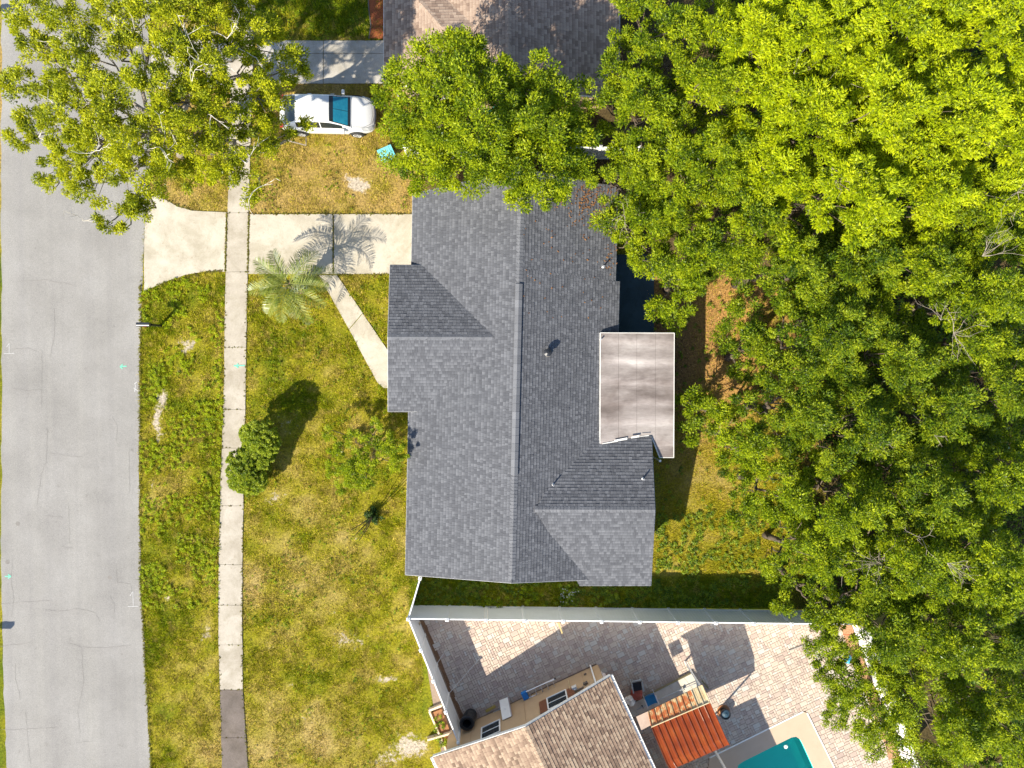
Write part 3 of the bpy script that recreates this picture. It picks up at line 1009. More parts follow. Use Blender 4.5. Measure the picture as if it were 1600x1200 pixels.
# ------------------------------------------------------------------ covered patio behind the house
def patio_cover():
    C = empty('patio_cover', P(1000, 610), 'flat stained pale metal patio cover beside the grey roof', 'patio cover')
    m, t, b = new_mat('stained_panel')
    b.inputs['Roughness'].default_value = 0.75
    col = ramp(t, noise(t, 0.55, 5, 0.6, stretch=(0.45, 1.8, 1), dist=0.4), [(0.30, (0.135, 0.11, 0.102)), (0.44, (0.225, 0.196, 0.187)), (0.58, (0.31, 0.278, 0.268)), (0.70, (0.40, 0.37, 0.355))])
    col = mixc(t, 1.0, col, ramp(t, noise(t, 0.45, 4, 0.6), [(0.42, (1.1, 1.1, 1.1)), (0.62, (0.66, 0.62, 0.60))]), 'MULTIPLY')
    col = mixc(t, 1.0, col, ramp(t, noise(t, 7, 6, 0.8, stretch=(0.5, 2, 1)), [(0.3, (0.8, 0.79, 0.78)), (0.7, (1.12, 1.11, 1.1))]), 'MULTIPLY')
    tc = N(t, 'ShaderNodeTexCoord'); wv = N(t, 'ShaderNodeTexWave', bands_direction='Y')
    wv.inputs['Scale'].default_value = 0.33; wv.inputs['Distortion'].default_value = 2.2; wv.inputs['Detail'].default_value = 3; wv.inputs['Detail Scale'].default_value = 0.8
    t.links.new(tc.outputs['Object'], wv.inputs['Vector'])
    col = mixc(t, 1.0, col, ramp(t, wv.outputs['Fac'], [(0.2, (0.85, 0.84, 0.83)), (0.75, (1.03, 1.03, 1.03)), (0.97, (1.22, 1.22, 1.22))]), 'MULTIPLY')
    t.links.new(col, b.inputs['Base Color'])
    bump(t, b, noise(t, 1.2, 3, stretch=(0.3, 1.5, 1)), 0.25, 0.05)

    def zz(px): return 2.83 - (px - 938) / (1053 - 938) * 0.26
    xs = [938, 966.5, 995, 1024, 1053]
    ybot = {938: 706, 966.5: 706, 995: 706, 1024: 697.5, 1053: 714.5}
    for i in range(4):
        a, c = xs[i] + 0.15, xs[i + 1] - 0.15
        if i == 3:
            poly = [(a, 520.5), (c, 520.5), (c - .5, 714.5), (1031, 714.5), (a, 697.5)]
        else:
            poly = [(a, 520.5), (c, 520.5), (c, ybot[xs[i + 1]]), (a, ybot[xs[i]] if i < 3 else 697)]
        if i == 2:
            poly = [(a, 520.5), (c, 520.5), (c, 697.5), (1018, 684), (1000, 694), (a, 700)]
        pts = [P(x, y, zz(x)) for x, y in poly]
        MB().slab(pts, 0.075).build('panel', m, C)
    # white edge trim
    tr = MB()
    for (a, c) in (((938, 520), (1053.6, 520.4)), ((1053.6, 520.4), (1052.8, 715)), ((1030, 715), (1052.8, 715)), ((938, 520), (937.6, 693)), ((1018, 682), (1030.5, 714))):
        pa = P(*a, zz(a[0]) + 0.012); pb = P(*c, zz(c[0]) + 0.012)
        d = (pb - pa).normalized(); s = Vector((-d.y, d.x, 0)) * 0.014
        tr.slab([pa + s, pb + s, pb - s, pa - s], 0.11)
    tr.build('trim', WHITE_PAINT, C)
    for (x, y) in ((1046, 528), (1046, 620), (1045, 707)):
        p = P(x, y, 2.45)
        MB().box((p.x, p.y, 1.22), (0.09, 0.09, 2.44)).build('post', WHITE_PAINT, C)
    p = P(1031, 720, 2.4)
    MB().lathe((p.x, p.y, 0), [(0.035, 0), (0.035, 2.35), (0.06, 2.36), (0.06, 2.45)], 10).build('downpipe', WHITE_PAINT, C)


patio_cover()

# ------------------------------------------------------------------ neighbour at the lower edge
EX = Vector((277, 127, 0)).normalized()      # along the gable wall
EY = Vector((127, -277, 0)).normalized()     # away from the patio


def lower_house():
    rng = random.Random(5)
    H = empty('house', P(900, 1150), 'tan stucco house with brown shingle gable roof beside the pool', 'house')
    ze, zr = 2.55, 3.9
    w = P(676.5, 1183.5, ze); e = P(953.5, 1057, ze)
    ap = P(821, 1136, zr)
    L = 9.0
    w2, e2, a2 = w + EY * L, e + EY * L, ap + EY * L
    deck(H, [w, ap, a2, w2], mat=DECK); deck(H, [e, ap, a2, e2], mat=DECK)
    mb = MB()
    shingle_plane(mb, [w, ap, a2, w2], EY, rng, exposure=0.16, wmin=0.14, wmax=0.26, hb=(0.016, 0.03))
    shingle_plane(mb, [e, ap, a2, e2], EY, rng, exposure=0.16, wmin=0.14, wmax=0.26, hb=(0.016, 0.03))
    tag(mb.build('shingles', SHINGLE_TAN, H), kind='stuff')
    cb = MB()
    ax = EY
    da = (w - ap); da = (da - ax * da.dot(ax)).normalized(); db = (e - ap); db = (db - ax * db.dot(ax)).normalized()
    cap_row(cb, ap, a2, da, db, rng, width=0.16, step=0.2, tmin=0.5)
    tag(cb.build('ridge_cap', SHINGLE_TAN, H), kind='stuff')
    out = -EY
    fascia(H, w, ap, out=out, h=0.2, th=0.035); fascia(H, ap, e, out=out, h=0.2, th=0.035)
    fascia(H, e, e2, out=EX, h=0.2); fascia(H, w, w2, out=-EX, h=0.2)
    # white gutters with brackets
    for (p, q, o) in ((e, e2, EX), (w, w2, -EX)):
        g = MB()
        for s, hh, z in ((0.045, 0.012, -0.03), (0.10, 0.10, 0.0), (0.06, 0.012, -0.10)):
            pa = p + o * (s + .03) + Vector((0, 0, z - 0.02)); pb = q + o * (s + .03) + Vector((0, 0, z - .02))
            wv = o * (0.012 if hh > .05 else 0.06)
            g.slab([pa - wv, pb - wv, pb + wv, pa + wv], hh)
        gut = g.build('gutter', WHITE_PAINT, H)
        for k in range(7):
            c = p + EY * (0.3 + k * 1.05) + o * 0.07 + Vector((0, 0, 0.0))
            MB().box((c.x, c.y, c.z), (0.16, 0.03, 0.02), rz=math.atan2(o.y, o.x)).build('bracket', WHITE_PAINT, gut)
    inset = 0.42
    c0 = w + EX * inset + EY * inset; c1 = e - EX * inset + EY * inset
    c2 = e2 - EX * inset - EY * inset; c3 = w2 + EX * inset - EY * inset
    g0 = (c0 + c1) / 2; g1 = (c2 + c3) / 2
    z = 2.35
    vs = [Vector((p.x, p.y, 0)) for p in (c0, c1, c2, c3)] + [Vector((p.x, p.y, z)) for p in (c0, c1, c2, c3)] + [Vector((g0.x, g0.y, 3.45)), Vector((g1.x, g1.y, 3.45))]
    MB().add(vs, [(0, 1, 5, 8, 4), (2, 3, 7, 9, 6), (1, 2, 6, 5), (3, 0, 4, 7), (0, 3, 2, 1), (4, 8, 9, 7), (5, 6, 9, 8)]).build('wall', STUCCO_TAN, H)
    base = Vector((c0.x, c0.y, 0)); wl = (c1 - c0).length
    brown = pmat('brown_shutter', (0.20, 0.075, 0.035), (0.25, 0.10, 0.05), 4, 0.6)
    # openings on the gable wall, found by the pixel of their middle
    def wall_hit(px, py):
        n = out; c = Vector((0, 0, CAM_H)); d = P(px, py, 0) - c
        t = (base - c).dot(n) / d.dot(n)
        return c + d * t
    a = wall_hit(767, 1141); b = wall_hit(871, 1094)
    for pnt, sh, w_ in ((a, False, 0.92), (b, True, 0.95)):
        wall_opening(H, Vector((pnt.x, pnt.y, 0)), EX, out, w_, pnt.z - 0.5, pnt.z + 0.5, 'window', sh, brown)
    # stucco control joints
    jm = pmat('stucco_joint', (0.36, 0.235, 0.13), (0.4, 0.27, 0.15), 4, 0.95)
    for px, py in ((736, 1147), (820, 1110), (912, 1065)):
        pnt = wall_hit(px, py)
        M = Matrix(((EX.x, out.x, 0, pnt.x), (EX.y, out.y, 0, pnt.y), (0, 0, 1, 0), (0, 0, 0, 1)))
        MB().box((0, 0.004, 1.2), (0.018, 0.008, 2.2), M=M).build('control_joint', jm, H)
    # services on the wall
    pnt = wall_hit(898, 1076)
    M = Matrix(((EX.x, out.x, 0, pnt.x), (EX.y, out.y, 0, pnt.y), (0, 0, 1, pnt.z), (0, 0, 0, 1)))
    grey = pmat('grey_box', (0.55, 0.53, 0.5), (0.62, 0.6, 0.57), 4, 0.6)
    bx = MB().box((0, 0.06, 0), (0.24, 0.12, 0.24), M=M).build('meter_box', grey, H)
    MB().lathe(M @ Vector((0, 0.0, 0.13)), [(0.07, 0), (0.07, 0.03), (0.05, 0.05)], 12).build('meter', ALU, bx)
    cd = MB().tube([M @ Vector((-0.22, 0.04, -1.0)), M @ Vector((-0.22, 0.04, 0.0))], 0.022, 8)
    cd.build('conduit', pmat('conduit_tan', (0.5, 0.38, 0.2), (0.55, 0.42, 0.24), 4, 0.6), H)
    for (px, py, sx, sz) in ((905, 1078, .5, .10), (914.5, 1054, .14, .07), (915, 1068, .24, .18)):
        q = wall_hit(px, py)
        M2 = Matrix(((EX.x, out.x, 0, q.x), (EX.y, out.y, 0, q.y), (0, 0, 1, q.z), (0, 0, 0, 1)))
        MB().box((0, 0.03, 0), (sx, 0.05, sz), M=M2).build('vent_grille', pmat('vent_dark', (0.10, 0.085, 0.07), (0.14, 0.11, 0.09), 5, 0.8), H)
    q = wall_hit(928, 1057)
    M2 = Matrix(((EX.x, out.x, 0, q.x), (EX.y, out.y, 0, q.y), (0, 0, 1, 0), (0, 0, 0, 1)))
    MB().box((0, 0.05, 1.15), (0.07, 0.07, 2.2), M=M2).build('downpipe', WHITE_PAINT, H)
    # lean-to roof reaching past the lower edge of the frame
    s = P(1141, 1208, 2.5)
    pts = [s, s - EX * 5.2, s - EX * 5.2 + EY * 4, s + EY * 4]
    MB().slab(pts, 0.12).build('porch_roof', WHITE_PAINT, H)
    for k in (s - EX * .1 + EY * .1, s - EX * .1 + EY * 3.9):
        MB().box((k.x, k.y, 1.19), (0.1, 0.1, 2.36)).build('porch_post', WHITE_PAINT, H)
    return wall_hit, out, base


wall_hit, OUTW, WBASE = lower_house()


# ------------------------------------------------------------------ neighbour at the top edge
def top_house():
    rng = random.Random(9)
    H = empty('house', P(800, 60), 'brown shingle roofed house shaded by trees at the top edge', 'house')
    ze = 2.55
    sw = P(600, 133, ze); nw = P(600, -60, ze)
    r0 = P(690, 42, 3.55); r1 = P(800, 41, 3.55)
    # hip wing towards the street
    se = sw + (r1 - r0) * 1.8; ne = nw + (r1 - r0) * 1.8
    planes = [([sw, r0, nw], nw - sw), ([sw, se, r1, r0], se - sw), ([nw, ne, r1, r0], ne - nw)]
    # main block: ridge north-south
    zr = 4.05
    mrS = P(795, 140, zr); mrN = P(793, -190, zr)
    mwS = P(640, 158, ze); mwN = mwS + (mrN - mrS)
    meS = P(968, 152, ze); meN = meS + (mrN - mrS)
    # west slope only starts at the valley, the rest lies under the hip wing
    planes += [([mrS, mrN, mwN, mwS], mrN - mrS), ([mrS, mrN, meN, meS], mrN - mrS)]
    mb = MB()
    for pts, e in planes:
        deck(H, pts)
        shingle_plane(mb, pts, e, rng, exposure=0.15, wmin=0.13, wmax=0.26, hb=(0.014, 0.026))
    tag(mb.build('shingles', SHINGLE_BROWN, H), kind='stuff')
    cb = MB()
    def caps(a, b, p, q):
        ax = (b - a).normalized()
        u = (p - a); u = (u - ax * u.dot(ax)).normalized(); v = (q - a); v = (v - ax * v.dot(ax)).normalized()
        cap_row(cb, a, b, u, v, rng, width=0.14, step=0.17, tmin=0.4)
    caps(r0, sw, nw, se); caps(r0, nw, sw, ne); caps(r0, r1, sw, nw); caps(mrS, mrN, mwS, meS)
    tag(cb.build('ridge_cap', SHINGLE_BROWN, H), kind='stuff')
    for a, b, o in ((sw, nw, Vector((-1, 0, 0))), (sw, se, Vector((0, -1, 0))), (meS, meN, Vector((1, 0, 0))), (mwS, mrS, Vector((0, -1, 0))), (mrS, meS, Vector((0, -1, 0)))):
        fascia(H, a, b, out=o, mat=WHITE_PAINT)
    # leaves caught in the valley
    vy = MB()
    lr = random.Random(2)
    a = P(737, -4, 3.2); b = P(786, 40, 3.6)
    d = (b - a); s = Vector((-d.y, d.x, 0)).normalized()
    for i in range(420):
        t = lr.random()
        p = a.lerp(b, t) + s * lr.gauss(0, 0.09 * (1.5 - t)) + Vector((0, 0, 0.10 + lr.random() * 0.05))
        an = lr.random() * 6.28; l = lr.uniform(.04, .09)
        u = Vector((math.cos(an), math.sin(an), lr.uniform(-.3, .3))) * l; w = Vector((-math.sin(an), math.cos(an), lr.uniform(-.3, .3))) * l * .5
        vy.add([p - u, p + w, p + u, p - w], [(0, 1, 2, 3)], lr.random())
    lm = tint_mat('dead_leaf', [(0, (0.28, 0.12, 0.02)), (1, (0.55, 0.30, 0.06))], bmp=0)
    tag(vy.build('fallen_leaves', lm, H), kind='stuff')
    q = [Vector((p.x, p.y, 0)) for p in (mwN, meN, meS, mwS)]
    wall_prism(H, [q[3], q[2], q[1], q[0]], None, 2.3, 3.55, STUCCO_TAN)
    c = [sw + Vector((.4, .4, 0)), se + Vector((0, .4, 0)), ne + Vector((0, -.4, 0)), nw + Vector((.4, -.4, 0))]
    MB().prism(c, 0, 2.35).build('wall', STUCCO_TAN, H)
    wall_opening(H, Vector((c[0].x, (c[0].y + c[3].y) / 2 - 1.2, 0)), Vector((0, 1, 0)), Vector((-1, 0, 0)), 2.6, 0.06, 2.05, 'garage')
    wall_opening(H, Vector((c[0].x, (c[0].y + c[3].y) / 2 + 1.8, 0)), Vector((0, 1, 0)), Vector((-1, 0, 0)), 1.2, 0.9, 1.9)
    # planting bed with red mulch against the wall
    mul = pmat('red_mulch', (0.22, 0.055, 0.02), (0.34, 0.10, 0.035), 18, 0.95, bmp=0.8)
    bed = empty('mulch_bed', P(590, 20), 'red mulch planting bed beside the brown shingle roof', 'flower bed')
    MB().prism([P(577, 60), P(580, 40), P(577, 15), P(574, -30), P(612, -30), P(612, 62)], -0.02, 0.07).build('mulch', mul, bed)
    mbk = MB().tube([P(577, 61) + Vector((0, 0, .05)), P(580, 40) + Vector((0, 0, .05)), P(577, 15) + Vector((0, 0, .05)), P(574, -30) + Vector((0, 0, .05))], 0.04, 6)
    mbk.build('edging', CONC_DIRTY, bed)
    # loose boards by the corner of the wall
    for i, (a, b) in enumerate((((897, 158), (912, 168)), ((899, 172), (911, 163)))):
        pa = P(*a, 0.5); pb = P(*b, 0.55)
        k = MB().tube([pa, pb], 0.06, 4)
        tag(k.build('board', WOOD, origin=pa), ('weathered board leaning in the gap by the brown roof corner', 'short weathered board crossing under the leaning board')[i], 'board', 'loose boards by the brown roof')


top_house()

# ================================================================== FENCES
def fence(a, b, label, zt=1.83, face=None, skip_first=False, group='white vinyl fences'):
    """white vinyl privacy fence between two points; panels of vertical boards between capped posts"""
    a = Vector((a.x, a.y, 0)); b = Vector((b.x, b.y, 0))
    L = (b - a).length; n = max(1, round(L / 1.86)); d = (b - a).normalized(); s = Vector((-d.y, d.x, 0))
    rz = math.atan2(d.y, d.x)
    F = empty('vinyl_fence', a, label, 'fence')
    st = L / n
    for i in range(n + 1):
        if i == 0 and skip_first: continue
        p = a + d * (st * i)
        po = MB().box((p.x, p.y, (zt + 0.06) / 2), (0.125, 0.125, zt + 0.06), rz=rz).build('post', WHITE_VINYL, F, origin=p, bevel=0.008)
        c = MB().box((p.x, p.y, zt + 0.07), (0.16, 0.16, 0.025), rz=rz)
        M = Matrix.Translation((p.x, p.y, zt + 0.082)) @ Matrix.Rotation(rz, 4, 'Z')
        c.add([M @ Vector(q) for q in ((-.07, -.07, 0), (.07, -.07, 0), (.07, .07, 0), (-.07, .07, 0), (0, 0, .05))], [(0, 1, 4), (1, 2, 4), (2, 3, 4), (3, 0, 4)])
        c.build('cap', WHITE_VINYL, po)
    for i in range(n):
        m = a + d * (st * (i + 0.5))
        w = st - 0.13
        mb = MB()
        mb.box((m.x, m.y, zt - 0.045), (w, 0.06, 0.09), rz=rz)
        mb.box((m.x, m.y, 0.12), (w, 0.06, 0.12), rz=rz)
        k = 11
        for j in range(k):
            q = m + d * (-w / 2 + (j + 0.5) * w / k)
            mb.box((q.x, q.y, (zt - 0.09 + 0.18) / 2), (w / k - 0.008, 0.028, zt - 0.09 - 0.18 - 0.004), rz=rz)
        mb.box((m.x, m.y, zt / 2), (w - 0.01, 0.012, zt - 0.4), rz=rz)
        mb.build('panel', WHITE_VINYL, F, origin=m)
    return F


fc = P(638, 967, 1.83); fe = P(1354, 976, 1.83)
fence(fc, fe, 'long white vinyl fence between the grey roofed house and the paver patio')
fence(fc, P(716, 1160, 1.83), 'white vinyl fence running from the corner post past the black barrel', skip_first=True)
fence(P(656.5, 903, 1.83), fc, 'short white fence piece joining the grey roof corner to the fence corner', skip_first=False)
fence(fe, P(1441, 1212, 1.83), 'white vinyl fence behind the pool under the trees', skip_first=True)
fence(P(632, 229, 1.83), P(1120, 231, 1.83), 'white vinyl fence half hidden by trees north of the grey roof')

# ================================================================== PAVED YARD WITH POOL
PAVE = tint_mat('paver', [(0.0, (0.40, 0.31, 0.265)), (0.3, (0.465, 0.37, 0.31)), (0.6, (0.505, 0.41, 0.335)), (0.85, (0.55, 0.46, 0.375)), (1.0, (0.52, 0.475, 0.42))], rough=0.85, fine=40, fine_amt=0.22, bmp=0.35, big=(0.6, 0.88, 1.06))
POOL_PX = [(1151, 1200), (1153, 1194), (1160, 1189), (1236, 1151), (1243, 1150), (1249, 1154), (1253, 1161), (1272, 1203), (1300, 1262), (1180, 1320), (1153, 1262), (1150, 1220)]
DECK_PX = [(1108, 1183), (1254, 1111), (1260, 1113), (1306, 1205), (1345, 1290), (1180, 1370), (1106, 1200)]


def paved_yard():
    R = empty('paved_yard', P(1000, 1020), kind='structure')
    sand = pmat('joint_sand', (0.20, 0.15, 0.11), (0.27, 0.20, 0.15), 9, 0.95)
    MB().prism([P(*p) for p in PATIO_REG], -0.03, 0.018).build('bedding_sand', sand, R)
    u = 0.128
    o = P(652, 950)
    # grid in house axes
    ni, nj = 240, 200
    org = P(640, 1180)
    I, J = np.meshgrid(np.arange(ni), np.arange(nj), indexing='ij')
    def world(i, j): return np.stack([org.x + EX.x * i * u - EY.x * j * u, org.y + EX.y * i * u - EY.y * j * u, np.zeros_like(i, float)], -1)
    cw = world(I.ravel() + .5, J.ravel() - 100 + .5)
    px, py = PXn(cw)
    ok = inpoly(px, py, PATIO_REG) & (py < 1225)
    ok &= ~inpoly(px, py, DECK_PX)
    rel = (cw[:, 0] - WBASE.x) * OUTW.x + (cw[:, 1] - WBASE.y) * OUTW.y
    along = (cw[:, 0] - WBASE.x) * EX.x + (cw[:, 1] - WBASE.y) * EX.y
    wl = (P(953.5, 1057, 2.55) - P(676.5, 1183.5, 2.55)).length - 0.84
    ok &= ~((rel < 0.0) & (along > -1) & (along < wl))
    # planting strips along the fences stay unpaved
    w0 = P(716, 1160, 1.83); a0 = P(638, 967, 1.83)
    ok &= ((cw[:, 0] - a0.x) * (w0.y - a0.y) - (cw[:, 1] - a0.y) * (w0.x - a0.x)) / (w0 - a0).length < -0.22
    e0 = P(1354, 976, 1.83); e1 = P(1441, 1212, 1.83)
    ok &= ((cw[:, 0] - e0.x) * (e1.y - e0.y) - (cw[:, 1] - e0.y) * (e1.x - e0.x)) / (e1 - e0).length > 0.55
    free = ok.reshape(ni, nj)
    rng = random.Random(3)
    pcs = []
    shapes = [(2, 2), (2, 1), (1, 2), (2, 2), (3, 2), (1, 1), (2, 1), (1, 2)]
    for j in range(nj):
        for i in range(ni):
            if not free[i, j]: continue
            sh = shapes[rng.randrange(len(shapes))]
            for (a, b) in (sh, (2, 1), (1, 2), (1, 1)):
                if i + a <= ni and j + b <= nj and free[i:i + a, j:j + b].all():
                    free[i:i + a, j:j + b] = False
                    pcs.append((i, j, a, b)); break
    def paver(mb, i, j, a, b, cx, cy, tv, z, local=False):
        g = 0.006; bv = 0.012
        x0, x1, y0, y1 = -a * u / 2 + g, a * u / 2 - g, -b * u / 2 + g, b * u / 2 - g
        vs = []
        for ins, zz in ((0, 0.0), (0, z - 0.01), (bv, z)):
            for (x, y) in ((x0 + ins, y0 + ins), (x1 - ins, y0 + ins), (x1 - ins, y1 - ins), (x0 + ins, y1 - ins)):
                if local: vs.append((x, y, zz))
                else: vs.append((cx + EX.x * x - EY.x * y, cy + EX.y * x - EY.y * y, zz))
        fs = [(8, 9, 10, 11)]
        for l in (0, 4):
            for k in range(4): fs.append((l + k, l + (k + 1) % 4, l + 4 + (k + 1) % 4, l + 4 + k))
        mb.add(vs, fs, tv)
    info = []
    for (i, j, a, b) in pcs:
        c = world(np.array([i + a / 2.0]), np.array([j - 100 + b / 2.0]))[0]
        X, Y = PXn(c[None])
        vis = 0 < Y[0] < 1195 and X[0] < 1290 and Y[0] > 972
        info.append((-(a * b) if vis else 0, rng.random(), i, j, a, b, c))
    info.sort(key=lambda r: (r[0], r[1]))
    rz = math.atan2(EX.y, EX.x)
    var = {}
    def tintval():
        t = rng.random()
        return min(1, max(0, rng.gauss(0.5, 0.27))) if t < .9 else 0.98
    for k, (s, _, i, j, a, b, c) in enumerate(info[:300]):
        key = (a, b, rng.randrange(7))
        if key not in var:
            mb = MB(); paver(mb, i, j, a, b, 0, 0, [0.1, 0.3, .42, .52, .62, .8, 1.0][key[2]], 0.045 + 0.0012 * key[2], True)
            ob = mb.build('paver', PAVE)
            ob.parent = R
            var[key] = ob.data
        else:
            ob = bpy.data.objects.new('paver', var[key]); COL.objects.link(ob); ob.parent = R
        ob.location = Vector((c[0], c[1], 0)) - WL[R]
        ob.rotation_euler = (rng.gauss(0, .002), rng.gauss(0, .002), rz)
    mb = MB()
    for (s, _, i, j, a, b, c) in info[300:]:
        paver(mb, i, j, a, b, c[0], c[1], tintval(), 0.045 + rng.random() * 0.007)
    tag(mb.build('pavers', PAVE, R), kind='stuff')
    # bark strips along the fences
    mulch = pmat('bark_mulch', (0.13, 0.065, 0.035), (0.24, 0.13, 0.07), 16, 0.95, bmp=0.8)
    d = (w0 - a0).normalized(); s = Vector((-d.y, d.x, 0))
    if s.x < 0: s = -s
    def g(p): return Vector((p.x, p.y, 0))
    MB().prism(jitter_edge([g(a0) + s * .08 + d * .1, g(w0) + s * .08, g(w0) + s * .27, g(a0) + s * .27 + d * .1], .04), 0.0, 0.05).build('mulch_strip', mulch, R)
    d = (e1 - e0).normalized(); s = Vector((-d.y, d.x, 0))
    if s.x > 0: s = -s
    mulch2 = pmat('dry_leaf_mulch', (0.24, 0.12, 0.06), (0.42, 0.24, 0.13), 14, 0.95, bmp=0.8)
    MB().prism(jitter_edge([g(e0) + s * .08, g(e1) + s * .08, g(e1) + s * .62, g(e0) + s * .62], .05), 0.0, 0.06).build('mulch_strip', mulch2, R)


paved_yard()


def pool():
    T = empty('swimming_pool', P(1220, 1180), 'turquoise swimming pool with a wide beige deck', 'pool')
    coat = pmat('deck_coat', (0.44, 0.325, 0.235), (0.48, 0.36, 0.265), 1.2, 0.85, bmp=0.2)
    out = [P(*p) for p in DECK_PX]; inn = [P(*p) for p in POOL_PX]
    # deck ring as bridged outline
    bm = bmesh.new()
    vo = [bm.verts.new((p.x, p.y, 0.07)) for p in out]; vi = [bm.verts.new((p.x, p.y, 0.07)) for p in inn]
    eo = [bm.edges.new((vo[i], vo[(i + 1) % len(vo)])) for i in range(len(vo))]
    ei = [bm.edges.new((vi[i], vi[(i + 1) % len(vi)])) for i in range(len(vi))]
    bmesh.ops.triangle_fill(bm, edges=eo + ei, use_beauty=True)
    fs = [f for f in bm.faces]
    for f in fs:
        if f.normal.z < 0: f.normal_flip()
    r = bmesh.ops.extrude_face_region(bm, geom=bm.faces[:])
    vs = [v for v in r['geom'] if isinstance(v, bmesh.types.BMVert)]
    bmesh.ops.translate(bm, verts=vs, vec=(0, 0, 0.0))
    for v in bm.verts:
        if v not in vs: v.co.z = 0.0
    bmesh.ops.recalc_face_normals(bm, faces=bm.faces[:])
    me = bpy.data.meshes.new('deck'); bm.to_mesh(me); bm.free()
    me.materials.append(coat)
    me.transform(Matrix.Translation(-WL[T]))
    o = bpy.data.objects.new('deck', me); COL.objects.link(o); o.parent = T
    # white edge band
    eb = MB()
    for i in (0, 2, 3, 5):
        a = out[i] + Vector((0, 0, .078)); b = out[i + 1] + Vector((0, 0, .078)); d = (b - a).normalized(); s = Vector((-d.y, d.x, 0)) * 0.03
        eb.slab([a + s, b + s, b - s, a - s], 0.07)
    eb.build('edge_band', WHITE_PAINT, T)
    # basin
    plaster = pmat('pool_plaster', (0.035, 0.80, 0.65), (0.03, 0.76, 0.61), 1.0, 0.7)
    n = len(inn); bv = []; bf = []
    cen = sum(inn, Vector()) / n
    for z, k in ((0.066, 1.0), (-0.2, 0.99), (-0.55, 0.90)):
        for p in inn: q = cen + (p - cen) * k; bv.append((q.x, q.y, z))
    for l in (0, 1):
        for i in range(n): bf.append((l * n + i, l * n + (i + 1) % n, (l + 1) * n + (i + 1) % n, (l + 1) * n + i))
    bf.append(list(range(2 * n, 3 * n)))
    MB().add(bv, bf).build('basin', plaster, T)
    m, t, b = new_mat('pool_water')
    t.nodes.remove(b)
    tr = N(t, 'ShaderNodeBsdfTransparent'); tr.inputs[0].default_value = (0.80, 0.98, 0.95, 1)
    gl = N(t, 'ShaderNodeBsdfGlossy'); gl.inputs['Roughness'].default_value = 0.03
    fr = N(t, 'ShaderNodeFresnel'); fr.inputs[0].default_value = 1.33
    bp_ = N(t, 'ShaderNodeBump'); bp_.inputs['Strength'].default_value = 0.1
    t.links.new(noise(t, 4, 3), bp_.inputs['Height']); t.links.new(bp_.outputs[0], gl.inputs['Normal'])
    mx = N(t, 'ShaderNodeMixShader')
    t.links.new(fr.outputs[0], mx.inputs[0]); t.links.new(tr.outputs[0], mx.inputs[1]); t.links.new(gl.outputs[0], mx.inputs[2])
    t.links.new(mx.outputs[0], t.nodes['Material Output'].inputs[0])
    MB().add([(p.x, p.y, -0.06) for p in inn], [list(range(n))[::-1]]).build('water', m, T)
    d = MB(); c = P(1228.5, 1167.5)
    d.lathe((c.x, c.y, -0.058), [(0.10, 0), (0.10, 0.03), (0.06, 0.05)], 14)
    d.build('skimmer_float', WHITE_PAINT, T)


def ground_hole():
    """the ground opens for the pool basin"""
    g = bpy.data.objects['ground']
    me = g.data
    nv = len(me.vertices); co = np.empty(nv * 3, np.float32); me.vertices.foreach_get('co', co); co = co.reshape(-1, 3)
    px, py = PXn(co.astype(float))
    ins = inpoly(px, py, POOL_PX) & (np.abs(co[:, 0]) < 36)
    ins |= inpoly(px, py, [(1140, 1180), (1250, 1140), (1320, 1290), (1180, 1350)]) & (np.abs(co[:, 0]) < 35.9) & (co[:, 1] > -27.9)
    co[ins, 2] = -1.6
    me.vertices.foreach_set('co', co.ravel()); me.update()
    b = bpy.data.objects['bedding_sand']
    bpy.data.objects.remove(b)
    sand = MATS['joint_sand']
    R = bpy.data.objects['paved_yard']
    pts = [(652, 950), (1338, 958), (1409, 1240), (1322, 1240), (1255, 1108), (1104, 1183), (1120, 1240), (700, 1240)]
    MB().prism([P(*p) for p in pts], -0.03, 0.018).build('bedding_sand', sand, R)


pool()
ground_hole()


